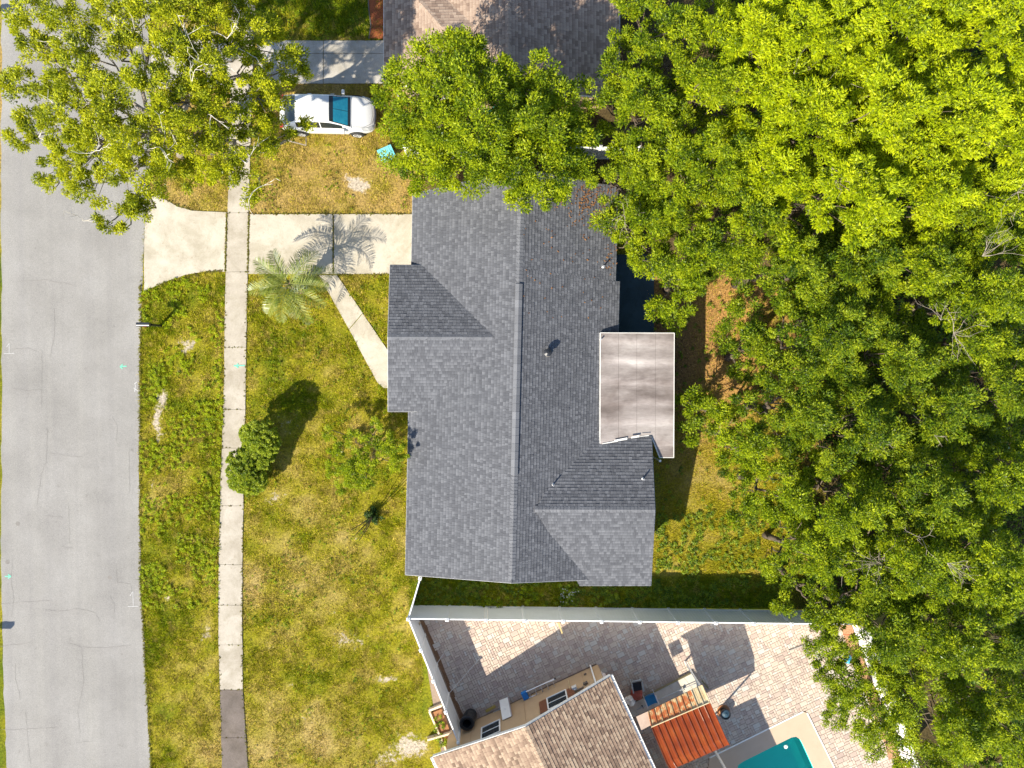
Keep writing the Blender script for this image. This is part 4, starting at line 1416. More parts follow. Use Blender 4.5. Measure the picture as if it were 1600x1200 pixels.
# ------------------------------------------------------------------ rusty canopy and white cover by the lower house
def canopy():
    C = empty('metal_canopy', P(1080, 1130), 'rust orange ribbed metal canopy beside the pool deck', 'canopy')
    rust, t, b = new_mat('rust_red_metal')
    b.inputs['Roughness'].default_value = 0.8
    b.inputs['Specular IOR Level'].default_value = 0.2
    col = ramp(t, noise(t, 1.3, 5, 0.65), [(0.28, (0.13, 0.018, 0.003)), (0.55, (0.20, 0.034, 0.005)), (0.8, (0.27, 0.07, 0.010))])
    t.links.new(col, b.inputs['Base Color'])
    worn, t, b = new_mat('worn_rust_metal')
    b.inputs['Roughness'].default_value = 0.6
    col = ramp(t, noise(t, 2.4, 5, 0.7, dist=.8), [(0.36, (0.42, 0.09, 0.02)), (0.5, (0.50, 0.16, 0.04)), (0.57, (0.60, 0.42, 0.20)), (0.72, (0.62, 0.50, 0.32))])
    t.links.new(col, b.inputs['Base Color'])
    A = P(1017, 1135, 2.95); B = P(1108, 1096.5, 2.95)
    Cc = P(1012, 1112, 2.62); D = P(1096.5, 1070, 2.62)
    E = P(1041, 1192, 2.72); F = P(1133, 1152, 2.72)
    G = P(1048, 1203, 2.45); Hh = P(1139, 1163.5, 2.45)
    n = 10
    up = Vector((0, 0, 1))
    cream = pmat('cream_metal', (0.62, 0.52, 0.33), (0.55, 0.40, 0.2), 3, 0.6)
    for k in range(n):
        f0, f1 = k / n, (k + 1) / n - 0.006
        def strip(P0, P1, Q0, Q1, mat, kk=0):
            a, b2 = P0.lerp(P1, f0), P0.lerp(P1, f1); c, d = Q0.lerp(Q1, f0), Q0.lerp(Q1, f1)
            mb = MB(); mb.slab([a, b2, d, c], 0.025)
            e = (b2 - a) * 0.09
            mb.slab([a + up * 0.045, a + e + up * 0.045, c + e + up * 0.045, c + up * 0.045], 0.045)
            m2 = (a.lerp(b2, .5), c.lerp(d, .5))
            mb.slab([m2[0] + up * .012, m2[0] + e * .5 + up * .012, m2[1] + e * .5 + up * .012, m2[1] + up * .012], 0.012)
            mb.build('panel', mat, C)
        q0 = A.lerp(E, 1.0)
        # the left end of the lower slope is cut back on a curve
        cut = max(0.0, 1 - k / 2.2)
        Ek, Fk = E, F
        strip(A, B, E, F, rust)
        strip(E, F, G, Hh, rust)
        strip(A + up * .004, B + up * .004, Cc, D, cream if k >= 8 else worn)
    # ridge and edge frames
    MB().tube([A + up * .05, B + up * .05], 0.035, 6).build('ridge_bar', cream, C)
    MB().tube([B + up * .02, F + up * .02, Hh + up * .02], 0.03, 6).build('edge_bar', rust, C)
    MB().tube([B + up * .03, D + up * .03], 0.035, 6).build('edge_bar', cream, C)
    for p in (Cc.lerp(D, .97), G.lerp(Hh, .1), G.lerp(Hh, .96)):
        MB().box((p.x, p.y, (p.z - .06) / 2), (0.07, 0.07, p.z - .06)).build('post', WHITE_PAINT, C)
    tan = pmat('weathered_tan_panel', (0.34, 0.25, 0.20), (0.42, 0.32, 0.25), 3, 0.8)
    MB().slab([P(994, 1120, 2.5), P(1012.5, 1111.5, 2.5), P(1020, 1131.5, 2.5), P(1002, 1141, 2.5)], 0.03).build('tan_panel', tan, C)
    # white flat cover along the house
    W = empty('board_platform', P(1030, 1085), 'long low white board platform next to the rusty canopy', 'platform')
    z = 0.2
    a0, a1 = P(972, 1108, z), P(1081, 1052.5, z)
    b0, b1 = P(986, 1122.5, z), P(1094.5, 1070.5, z)
    wp = pmat('aged_white_board', (0.56, 0.52, 0.45), (0.44, 0.40, 0.33), 2, 0.7)
    n = 9
    for k in range(n):
        f0, f1 = k / n + .002, (k + 1) / n - .002
        MB().slab([a0.lerp(a1, f0), a0.lerp(a1, f1), b0.lerp(b1, f1), b0.lerp(b1, f0)], 0.04).build('board', wp, W)
    r0, r1 = P(995, 1109, z + .1), P(1087, 1067.5, z + .1)
    rl = MB().tube([r0, r1], 0.025, 6)
    rl.build('rail', pmat('grey_rail', (0.32, 0.34, 0.36), (0.38, 0.4, 0.42), 3, 0.5), W)
    for f in (.1, .8):
        p = r0.lerp(r1, f)
        MB().box((p.x, p.y, z + .06), (0.05, 0.14, 0.1), rz=math.atan2(EX.y, EX.x)).build('bracket', DARK_METAL, W)
    MB().tube([a0 - up * .03 - EY * .03, a1 - up * .03 - EY * .03], 0.05, 4).build('beam', pmat('mossy_beam', (0.14, 0.12, 0.06), (0.2, 0.17, 0.09), 6, .9), W)


canopy()


# ================================================================== SMALL THINGS IN THE PAVED YARD
def yard_things():
    up = Vector((0, 0, 1))
    # black barrel
    c = P(736, 1116)
    top = P(724.5, 1130.5, 0.95)
    ax = (top - c)
    T = empty('barrel', c, 'tall black plastic barrel in the corner between white fence and tan wall', 'barrel')
    n = 24
    prof = [(0.30, 0.0), (0.33, 0.08), (0.34, 0.35), (0.355, 0.37), (0.34, 0.39), (0.345, 0.65), (0.36, 0.67), (0.345, 0.70), (0.34, 0.88), (0.37, 0.93), (0.37, 0.98), (0.31, 1.0), (0.215, 0.99), (0.21, 0.90), (0.2, 0.75), (0.19, 0.3)]
    vs = []; fs = []
    for r, h in prof:
        q = c + Vector((ax.x, ax.y, 0)) * (h * 0.55) + up * h * 0.95
        for k in range(n):
            a = 2 * math.pi * k / n
            vs.append((q.x + r * math.cos(a), q.y + r * math.sin(a), q.z))
    for i in range(len(prof) - 1):
        for k in range(n): fs.append((i * n + k, i * n + (k + 1) % n, (i + 1) * n + (k + 1) % n, (i + 1) * n + k))
    fs.append(list(range((len(prof) - 1) * n, len(prof) * n)))
    MB().add(vs[:12 * n], [f for f in fs if max(f) < 12 * n]).build('body', BLACK_PLASTIC, T, smooth=False)
    MB().add(vs[11 * n:], [[i - 11 * n for i in f] for f in fs if min(f) >= 11 * n]).build('opening', pmat('barrel_inside', (0.006, 0.006, 0.007), (0.008, 0.008, 0.009), 3, 0.8), T)

    # white panel leaning on the tan wall
    T = empty('discarded_cabinet', P(785, 1093), 'white cabinet door leaning against the tan wall', 'panel')
    a, b = P(780, 1094.5, 0.06), P(793, 1089.5, 0.06)
    w0, w1 = wall_hit(785.5, 1126), wall_hit(799, 1120)
    o2 = OUTW * 0.03
    MB().slab([a, b, w1 + o2, w0 + o2], 0.04).build('leaf', WHITE_PAINT, T)
    mid = (a + b + w0 + w1) / 4 + up * 0.02
    MB().lathe(mid, [(0.03, 0), (0.035, 0.03), (0.02, 0.045)], 10).build('knob', ALU, T)
    MB().slab([b + EX * .004, b + EX * .06, w1 + EX * .06 + o2, w1 + EX * .004 + o2], 0.05).build('edge_strip', pmat('mauve_edge', (0.3, 0.25, 0.25), (0.35, 0.29, 0.28), 3, 0.8), T)

    # stepladder lying along the wall
    T = empty('stepladder', P(845, 1080), 'aluminium stepladder with blue top cap lying along the tan wall', 'ladder')
    z = 0.42
    s0 = P(822, 1081, z); s1 = P(867, 1060.5, z); q0 = P(826, 1090.5, z * .6); q1 = P(870.5, 1073, z * .6)
    for (u, v) in ((s0, s1), (q0, q1)):
        MB().tube([u, v], 0.028, 4).build('rail', ALU, T)
    for k in range(5):
        f = 0.08 + k * 0.21
        MB().tube([s0.lerp(s1, f), q0.lerp(q1, f)], 0.024, 4).build('rung', ALU, T)
    for (u, v) in ((s0, s1), (q0, q1)):
        a = u + Vector((0, 0, -0.24)) - OUTW * 0.1; b = v + Vector((0, 0, -0.2)) - OUTW * 0.14
        MB().tube([a, b], 0.024, 4).build('rear_rail', ALU, T)
    blue = pmat('blue_plastic', (0.015, 0.17, 0.48), (0.02, 0.2, 0.54), 5, 0.45)
    cc = (s0 + q0) / 2 - EX * 0.13
    MB().box(cc - up * .08, (0.30, 0.40, 0.20), rz=math.atan2(EX.y, EX.x)).build('top_cap', blue, T, bevel=0.03)
    for u in (s1, q1):
        MB().box(u, (0.07, 0.06, 0.08), rz=math.atan2(EX.y, EX.x)).build('foot', RUBBER, T)

    # planks and tools along the foot of the wall
    for i, (a, b, w, m, lab) in enumerate((((759, 1112), (774, 1103.5), .07, pmat('yellow_wood', (0.36, 0.27, 0.06), (0.42, 0.32, 0.1), 5, .8), 'yellow plank lying at the foot of the tan wall beside the barrel'),
                                       ((771, 1114), (782, 1108.5), .04, ALU, 'grey metal bar lying between the yellow plank and white panel'),
                                       ((651, 987), (656.5, 972), .05, WOOD, 'short wooden brace leaning at the white fence corner'),
                                       ((872.5, 973), (878.5, 990), .05, pmat('pale_yellow_wood', (0.6, 0.47, 0.2), (0.66, 0.52, 0.25), 5, .8), 'pale yellow stake leaning on the long white fence'),
                                       ((1233, 1017), (1282, 999), .025, pmat('grey_pole', (0.3, 0.27, 0.24), (0.36, 0.33, 0.3), 5, .7), 'thin grey pole lying on the sunny pavers under the tree'),
                                       ((1097, 1064), (1107, 1076), .035, pmat('mossy_plank', (0.16, 0.13, 0.05), (0.2, 0.17, 0.08), 5, .8), 'dark mossy plank lying beside the white board platform'))):
        pa = P(*a, 0.1); pb = P(*b, 0.12 if i not in (2, 3) else 0.5)
        d = (pb - pa).normalized(); s = Vector((-d.y, d.x, 0)) * w
        k = MB().slab([pa + s, pb + s, pb - s, pa - s], 0.045)
        tag(k.build('plank' if i != 1 and i != 4 else 'pole', m, origin=pa), lab, 'plank' if i not in (1, 4) else 'pole')

    # two guy ropes
    rope = pmat('white_rope', (0.62, 0.6, 0.56), (0.7, 0.68, 0.63), 9, .8)
    for (a, b, za, zb, lab) in (((674, 1050), (698, 1014), 1.2, 0.08, 'short white rope stretched from the white fence to the pavers'),
                           ((702, 1083), (751, 1027), 1.0, 0.08, 'long white rope running across the shaded pavers near the barrel')):
        tag(MB().tube([P(*a, za), P(*b, zb)], 0.011, 5).build('rope', rope, origin=P(*b)), lab, 'rope', 'ropes in the paved yard')

    # garden chair, folding chair, bags
    grey = pmat('grey_plastic', (0.36, 0.38, 0.38), (0.42, 0.44, 0.44), 4, 0.5)
    T = empty('garden_chair', P(992, 1062), 'grey garden chair with a dark seat beside the brown roof corner', 'chair')
    cen = P(993, 1066); rz = math.atan2(EX.y, EX.x) - 0.25
    M = Matrix.Translation(cen) @ Matrix.Rotation(rz, 4, 'Z')
    MB().box((0, -0.02, 0.40), (0.46, 0.44, 0.05), M=M).build('seat', pmat('dark_mesh', (0.012, 0.012, 0.016), (0.02, 0.02, 0.024), 7, .7), T)
    bk = MB()
    pr = [(-.27, .24), (-.26, .40), (-.20, .47), (0, .50), (.20, .47), (.26, .40), (.27, .24)]
    vs = [M @ Vector((x, y, .42 + (y - .2) * 1.4)) for x, y in pr] + [M @ Vector((x, y + .03, .40 + (y - .2) * 1.4)) for x, y in pr]
    k = len(pr)
    bk.add(vs, [list(range(k)), list(range(2 * k - 1, k - 1, -1))] + [(i, k + i, k + (i + 1) % k, (i + 1) % k) for i in range(k)])
    bk.build('backrest', grey, T)
    for s in (-1, 1):
        MB().box((s * .27, 0.0, .58), (0.06, 0.5, 0.04), M=M).build('armrest', grey, T, bevel=0.01)
        for y in (-.2, .2):
            MB().box((s * .25, y, .29), (0.045, 0.045, .56), M=M).build('leg', grey, T)
    T = empty('folding_chair', P(1013, 1084), 'bright blue folding chair with white arms on the white board platform', 'chair')
    cen = P(1014, 1087, .2); rz = math.atan2(EX.y, EX.x) - 0.05
    M = Matrix.Translation(cen) @ Matrix.Rotation(rz, 4, 'Z')
    cloth = pmat('blue_cloth', (0.012, 0.16, 0.36), (0.02, 0.22, 0.45), 4, .8)
    g = MB(); nn = 6; vs = []; fs = []
    for i in range(nn + 1):
        for j in range(nn + 1):
            x = -.26 + .52 * i / nn; y = -.28 + .5 * j / nn
            vs.append(M @ Vector((x, y, .42 - .06 * (1 - (2 * i / nn - 1) ** 2))))
    for i in range(nn):
        for j in range(nn): fs.append((i * (nn + 1) + j, (i + 1) * (nn + 1) + j, (i + 1) * (nn + 1) + j + 1, i * (nn + 1) + j + 1))
    g.add(vs, fs).build('seat', cloth, T, smooth=True)
    g = MB(); vs = []
    for i in range(nn + 1):
        for j in range(nn + 1):
            x = -.27 + .54 * i / nn; z = .40 + .48 * j / nn
            vs.append(M @ Vector((x, .22 + .30 * j / nn + .04 * (1 - (2 * i / nn - 1) ** 2), z)))
    g.add(vs, fs).build('backrest', cloth, T, smooth=True)
    for s in (-1, 1):
        MB().box((s * .3, -.02, .60), (0.05, 0.46, 0.03), M=M).build('armrest', WHITE_PAINT, T)
        MB().tube([M @ Vector((s * .28, -.28, 0.04)), M @ Vector((s * .28, .26, .44))], .014, 6).build('leg', ALU, T)
        MB().tube([M @ Vector((s * .28, .28, 0.04)), M @ Vector((s * .28, -.26, .58))], .014, 6).build('leg', ALU, T)

    def bag(px, py, r, h, mat, lab, seed, name='bag'):
        c = P(px, py); bm = bmesh.new()
        bmesh.ops.create_icosphere(bm, subdivisions=3, radius=1)
        rr = np.random.default_rng(seed); ph = rr.random(6) * 6
        for v in bm.verts:
            k = 1 + .10 * math.sin(5 * v.co.x + ph[0]) + .10 * math.sin(6 * v.co.y + ph[1] + 3 * v.co.z) + .07 * math.sin(11 * v.co.z + ph[2] + 4 * v.co.x)
            v.co = Vector((v.co.x * r * k, v.co.y * r * k * .9, max(-.8, v.co.z) * h / 1.7 * k + h / 2))
        me = bpy.data.meshes.new(name); bm.to_mesh(me); bm.free(); me.materials.append(mat)
        o = bpy.data.objects.new(name, me); COL.objects.link(o); o.location = c + up * .05
        tag(o, lab, 'bag')
    bag(983, 1091, .27, .42, WHITE_PAINT, 'crumpled white bag on the pavers beside the brown roof gutter', 3)
    bag(993, 1081, .30, .40, pmat('red_cloth', (0.26, 0.05, 0.04), (0.36, 0.09, 0.06), 6, .8), 'dark red bag between grey chair and blue chair', 5)
    bag(937.5, 1053.5, .25, .4, pmat('pale_bag', (0.66, 0.56, 0.5), (0.75, 0.7, 0.68), 5, .6), 'pale bag at the corner of the tan wall below the roof', 8)
    # plant pot
    c = P(1129.5, 1110)
    T = empty('plant_pot', c, 'dark round plant pot on a terracotta saucer beside the rusty canopy', 'pot')
    terra = pmat('terracotta', (0.36, 0.15, 0.06), (0.42, 0.2, 0.09), 5, .8)
    MB().lathe(c + up * .045, [(0.30, 0), (0.34, 0.05), (0.31, 0.06), (0.29, 0.02)], 22).build('saucer', terra, T)
    MB().lathe(c + up * .055, [(0.17, 0), (0.24, 0.32), (0.27, 0.33), (0.27, 0.38), (0.235, 0.38), (0.23, 0.32)], 22).build('pot', pmat('navy_pot', (0.01, 0.012, 0.018), (0.015, 0.02, 0.028), 4, .4), T)
    MB().lathe(c + up * .37, [(0.22, 0), (0.12, 0.03), (0.05, 0.07)], 14).build('soil', pmat('blue_dark_soil', (0.02, 0.05, 0.08), (0.03, 0.07, 0.11), 9, .6), T)
    # blue ball and red pole under the far tree
    c = P(1321, 1027)
    bb = MB().lathe(c + up * .05, [(0.04, 0), (.17, .06), (.22, .2), (.17, .34), (.04, .41)], 16)
    tag(bb.build('ball', pmat('sky_blue_plastic', (0.03, 0.30, 0.55), (0.04, 0.36, 0.6), 4, .4), smooth=True, origin=c), 'light blue ball under the sparse tree beside the pool', 'ball')
    tag(MB().tube([P(1317, 991, .5), P(1334, 992.5, .55)], .03, 6).build('pole', pmat('red_pole', (0.5, 0.12, 0.05), (0.5, 0.15, 0.07), 4, .6), origin=P(1317, 991)), 'short red pole near the white fence corner under the trees', 'pole')
    # raised timber bed outside the fence
    T = empty('raised_bed', P(690, 1140), 'small raised timber bed with seedlings outside the white fence', 'planter')
    tim = pmat('sawn_timber', (0.55, 0.42, 0.28), (0.68, 0.56, 0.42), 4, .8, stretch=(1, 4, 1))
    for (a, b, w, h) in (((670.5, 1112), (698, 1175), .09, .22), ((670, 1111), (690, 1103), .11, .22), ((667.5, 1157), (706, 1146), .10, .30), ((707, 1150), (704, 1175), .07, .22)):
        pa = P(*a, h); pb = P(*b, h); d = (pb - pa).normalized(); s = Vector((-d.y, d.x, 0)) * w / 2
        MB().slab([pa + s, pb + s, pb - s, pa - s], h).build('timber', tim, T, bevel=0.008)
    MB().prism([P(672, 1113), P(690, 1106), P(716, 1172), P(698, 1175)], 0.0, 0.13).build('soil', pmat('orange_soil', (0.33, 0.15, 0.06), (0.24, 0.11, 0.05), 9, .95, bmp=.6), T)
    lp = []
    return T


BED = yard_things()


# ================================================================== FOLIAGE MACHINERY
def leaf_arrays(cent, rad, per, rng, ll=(0.10, 0.18), wr=0.5, up=0.9, flat=0.75, outw=None, droop=0.0, tbase=0.5, tspread=0.25, clump_t=0.18):
    """leaf rosettes: cent (M,3), rad (M,), per leaves each -> verts, quads, tint"""
    M = len(cent)
    per = int(per * 1.9)
    k = np.repeat(np.arange(M), per)
    n = len(k)
    d = norm(rng.normal(size=(n, 3)) + np.array((0, 0, 0.25)))
    d[:, 2] *= flat
    pos = cent[k] + d * (rad[k] * rng.random(n) ** 0.45)[:, None]
    ldir = d + rng.normal(size=(n, 3)) * 0.45
    if outw is not None: ldir = ldir + outw[k] * 0.5
    ldir[:, 2] = ldir[:, 2] * 0.6 - droop
    ldir = norm(ldir)
    nn = np.array((0, 0, up * .75)) + rng.normal(size=(n, 3)) * 0.36 + d * 0.85
    nn = norm(nn - ldir * (nn * ldir).sum(1, keepdims=True))
    sd = np.cross(ldir, nn)
    L = rng.uniform(ll[0], ll[1], n)[:, None] * .84; W = L * wr * rng.uniform(.8, 1.2, (n, 1))
    p0 = pos - ldir * L * .5
    v = np.stack([p0 + sd * W * .55, p0 + ldir * L, p0 - sd * W * .55], 1).reshape(-1, 3)
    q = np.arange(n * 3).reshape(-1, 3)
    ct = rng.normal(0, clump_t, M)
    t = np.clip(tbase + ct[k] + rng.normal(0, tspread, n), 0, 1)
    return v, q, np.repeat(t, 3)


def lobed_crown(lobes, rng, dens=15.0, per=42, rc=(0.28, 0.5), low=-0.1, kr=(.55, 1.05)):
    """lobes: (x,y,z,r). returns clump centres, radii, outward directions, owner lobe"""
    cs = []; rs = []; ow = []; own = []
    for i, (x, y, z, r) in enumerate(lobes):
        m = max(3, int(dens * r * r))
        d = norm(rng.normal(size=(m * 3, 3)) + np.array((0, 0, .35)))
        d = d[d[:, 2] > low][:m]
        k = rng.uniform(kr[0], kr[1], (len(d), 1))
        k = np.where(rng.random((len(d), 1)) < .18, k * .55, k)
        p = np.array((x, y, z)) + d * k * r * np.array((1, 1, .72))
        cs.append(p); rs.append(rng.uniform(rc[0], rc[1], len(d))); ow.append(d); own.append(np.full(len(d), i))
    return np.concatenate(cs), np.concatenate(rs), np.concatenate(ow), np.concatenate(own)


def branches(mb, base, top, lobes, rng, r0=0.2, clumps=None, own=None, twig=0.35, bow=0.25):
    """trunk to the fork, limbs to lobes, twigs to clumps"""
    base = Vector(base); top = Vector(top)
    pts = []
    for i in range(6):
        t = i / 5
        p = base.lerp(top, t) + Vector((rng.normal() * .06, rng.normal() * .06, 0)) * (1 if 0 < i < 5 else 0)
        pts.append(p)
    mb.tube(pts, [r0 * (1.35 if i == 0 else 1 - .4 * i / 5) for i in range(6)], 9)
    lim = []
    arr = np.array([(l[0], l[1], l[2]) for l in lobes])
    k = max(3, min(8, len(lobes) // 5))
    seeds = arr[np.linspace(0, len(lobes) - 1, k).astype(int)].copy()
    for _ in range(6):
        own_ = np.argmin(((arr[:, None] - seeds[None]) ** 2).sum(2), 1)
        for q in range(k):
            if (own_ == q).any(): seeds[q] = arr[own_ == q].mean(0)

    def wig(st, e, ra, rb, n=6, amp=.07, nn=6):
        L = (e - st).length
        sag = Vector((rng.normal() * .15, rng.normal() * .15, -bow * .2)) * L * .5
        path = [st.lerp(e, i / (n - 1)) + sag * math.sin(i / (n - 1) * math.pi) + Vector((rng.normal(), rng.normal(), rng.normal() * .5)) * (amp * L if 0 < i < n - 1 else 0) for i in range(n)]
        mb.tube(path, [ra + (rb - ra) * i / (n - 1) for i in range(n)], nn)
        return path
    mains = []
    for q in range(k):
        st = base.lerp(top, rng.uniform(.75, 1.0))
        e = Vector(seeds[q]); e = st.lerp(e, .62); e.z -= .3
        rr = r0 * .42
        mains.append(wig(st, e, rr, rr * .55))
    for li, (x, y, z, r) in enumerate(lobes):
        path = mains[own_[li]]
        st = path[int(rng.integers(3, 6))]
        rr = r0 * .22
        lim.append(wig(st, Vector((x, y, z - r * .15)), rr, rr * .22 + .004, amp=.06, nn=5))
    if clumps is not None:
        for c, o in zip(clumps, own):
            if rng.random() > twig: continue
            path = lim[o]
            st = path[int(rng.integers(2, 6))]
            c = Vector(c)
            m = st.lerp(c, .5) + Vector((rng.normal(), rng.normal(), rng.normal())) * .12
            mb.tube([st, m, c], [.022, .015, .006], 4, cap=False)


def twig_fan(mb, p, rng, n=9, L=0.9, r=0.012, up=.3, dirv=None, spread=1.0):
    """bare forking twigs"""
    p = Vector(p)
    for i in range(n):
        d = Vector((rng.normal(), rng.normal(), rng.normal() * .5 + up))
        if dirv is not None: d = d * spread + Vector(dirv) * 1.6
        d.normalize()
        l = L * rng.uniform(.5, 1.1)
        a = p; pts = [a]
        for s in range(4):
            d = (d + Vector((rng.normal(), rng.normal(), rng.normal())) * .28).normalized()
            a = a + d * l / 4; pts.append(a)
            if s >= 1:
                e = (d + Vector((rng.normal(), rng.normal(), rng.normal())) * .8).normalized()
                mb.tube([a, a + e * l * .18, a + e * l * .32 + Vector((0, 0, .03))], [r * .6, r * .45, r * .25], 3, cap=False)
        mb.tube(pts, [r * (1 - .18 * k) for k in range(5)], 4, cap=False)


def tree(name, label, lobes, base, kind, seed, top=None, r0=0.2, dens=15.0, per=42, ll=(0.10, 0.18), rc=(0.28, 0.5), group=None, bark=None, cat='tree', low=-0.25, twig=.3,
         tbase=.5, bare=None, wr=.5, extra_label=None):
    rng = np.random.default_rng(seed)
    T = empty(name, base, label, cat, group)
    c, r, ow, own = lobed_crown(lobes, rng, dens, per, rc, low)
    v, q, t = leaf_arrays(c, r, per, rng, ll, wr, outw=ow, tbase=tbase)
    np_mesh('crown', v, q, LEAF[kind], tint=t, parent=T)
    if top is None:
        m = np.mean([(l[0], l[1], l[2]) for l in lobes], 0)
        top = Vector((base[0] * .5 + m[0] * .5, base[1] * .5 + m[1] * .5, m[2] * .55))
    mb = MB()
    branches(mb, base, top, lobes, rng, r0, c, own, twig)
    mb.build('trunk', bark or BARK, T, smooth=True)
    if bare:
        bb = MB()
        for (px, py, z, n, L, dv) in bare:
            twig_fan(bb, P(px, py, z), rng, n, L, dirv=dv, r=.016 if name == 'oak_tree' else .010)
        tag(bb.build('bare_twigs', BARK_PALE if name == 'oak_tree' else BARK_TWIG, T), kind='stuff')
    return T


def lob(lst):
    out = []
    for (px, py, z, r) in lst:
        p = P(px, py, z)
        out.append((p.x, p.y, z, r))
    return out


# ------------------------------------------------------------------ street oak at the upper left
oak = lob([(55, 40, 7.2, 1.0), (105, 25, 7.6, 1.1), (62, 75, 7.2, .8), (45, 140, 7.0, .8), (85, 130, 7.4, .75), (125, 75, 7.8, .95), (130, 130, 8.2, 1.1), (180, 20, 8.0, 1.1), (185, 70, 8.2, .8), (225, 30, 8.2, 1.0),
           (285, 30, 8.4, 1.2), (335, 45, 8.2, 1.2), (395, 60, 7.8, 1.1), (280, 95, 8.6, 1.2), (335, 110, 8.6, 1.2), (425, 80, 7.4, .9), (455, 100, 7.0, .75), (478, 110, 6.8, .45),
           (225, 140, 8.8, 1.2), (170, 165, 8.6, 1.25), (285, 160, 8.8, 1.2), (345, 165, 8.4, 1.1), (400, 150, 7.8, 1.1), (428, 165, 7.0, .8), (105, 190, 8.0, 1.1), (55, 190, 7.2, .9), (22, 135, 6.8, .6), (28, 215, 6.6, .55),
           (155, 220, 8.2, 1.2), (220, 215, 8.6, 1.3), (290, 220, 8.4, 1.25), (350, 220, 8.0, 1.15), (405, 205, 7.2, .9), (110, 250, 7.4, 1.1), (90, 285, 6.8, .7), (150, 280, 7.4, 1.0), (205, 270, 7.8, 1.1),
           (260, 265, 7.6, 1.0), (330, 260, 7.2, 1.0), (375, 270, 6.6, .8), (400, 300, 6.0, .55), (195, 320, 6.4, .7), (225, 330, 6.0, .55), (165, 350, 5.8, .5), (190, 360, 5.6, .42), (455, 205, 6.2, .4), (478, 196, 6.0, .28), (420, 235, 6.6, .6), (300, 5, 8.2, 1.0), (240, -10, 8, 1.0), (380, 10, 7.6, .9)])
rg = np.random.default_rng(99)
oakbare = []
for (px, py, z) in ((165, 20, 8), (200, 60, 8.2), (215, 75, 8), (95, 60, 7.6), (160, 140, 8.8), (300, 130, 9.2), (310, 95, 9.2), (355, 60, 8.7), (375, 90, 8.5), (330, 180, 9), (250, 230, 9), (150, 235, 8.7), (260, 180, 9.2), (385, 255, 7.3),
                    (400, 90, 8.2), (130, 345, 5.9), (395, 300, 6.6), (215, 120, 9), (110, 170, 8.5), (60, 215, 7.4), (290, 60, 9)):
    oakbare.append((px, py, z, 3, 1.0, (rg.normal() * .8, rg.normal() * .8, .1)))
tree('oak_tree', 'large spreading street tree with pale bare twigs at the upper left', oak, P(287, 238), 'oak', 3, top=P(262, 205, 4.2), r0=.30, dens=19, per=96, ll=(0.08, 0.14), rc=(.20, .38), bark=BARK_GREY, twig=.3, bare=oakbare, tbase=.58)

# ------------------------------------------------------------------ tree between the two houses
midt = lob([(610, 140, 5.6, .75), (640, 120, 5.8, .8), (672, 95, 6.6, .95), (715, 70, 7.0, .95), (745, 85, 7.2, .9), (690, 140, 7.2, 1.2), (745, 135, 7.6, 1.2), (790, 120, 7.2, .8), (838, 115, 7.0, .8), (870, 150, 6.8, .9),
            (640, 180, 6.2, 1.05), (695, 195, 7.2, 1.25), (755, 195, 7.8, 1.3), (815, 180, 7.6, 1.1), (860, 205, 7.0, 1.0), (905, 215, 6.2, .85), (612, 195, 5.4, .55), (645, 235, 5.8, .9), (700, 250, 6.4, 1.05), (760, 255, 6.8, 1.1), (815, 255, 6.8, 1.1), (870, 260, 6.4, .95),
            (650, 275, 5.4, .6), (745, 278, 5.8, .7), (805, 300, 6.0, .8), (840, 305, 6.0, .7), (880, 295, 5.8, .6), (915, 270, 5.8, .6), (690, 275, 5.6, .6), (615, 262, 5.2, .45), (790, 160, 6.6, .9), (835, 155, 6.4, .9), (800, 215, 6.4, 1.0), (850, 235, 6.2, .9), (885, 190, 6.0, .8), (780, 235, 6.2, .9), (720, 225, 6.2, .9), (665, 215, 5.6, .8), (730, 110, 6.4, .8), (890, 245, 5.8, .7), (850, 180, 6.2, .8)])
tree('broadleaf_tree', 'dense green tree between the grey roof and the brown roof', midt, P(765, 235), 'mid', 12, r0=.24, dens=17, per=118, ll=(0.08, 0.15), tbase=.6, wr=.58)


# ------------------------------------------------------------------ the woods on the right
def auto_lobes(px, py, zt, R, rng):
    c = P(px, py, zt - 1.2)
    out = [(c.x, c.y, zt - .6, R * .45)]
    n = int(5 + R * 3.0)
    off = rng.random() * 6.28
    for i in range(n):
        a = off + i * 2.39996 + rng.normal() * .2
        rho = R * math.sqrt((i + .7) / n) * rng.uniform(.75, .95)
        z = zt - .7 - 2.0 * (rho / R) ** 2 * rng.uniform(.5, 1.4) - rng.random() * 2.2
        out.append((c.x + rho * math.cos(a), c.y + rho * math.sin(a), z, R * rng.uniform(.22, .37)))
    return out


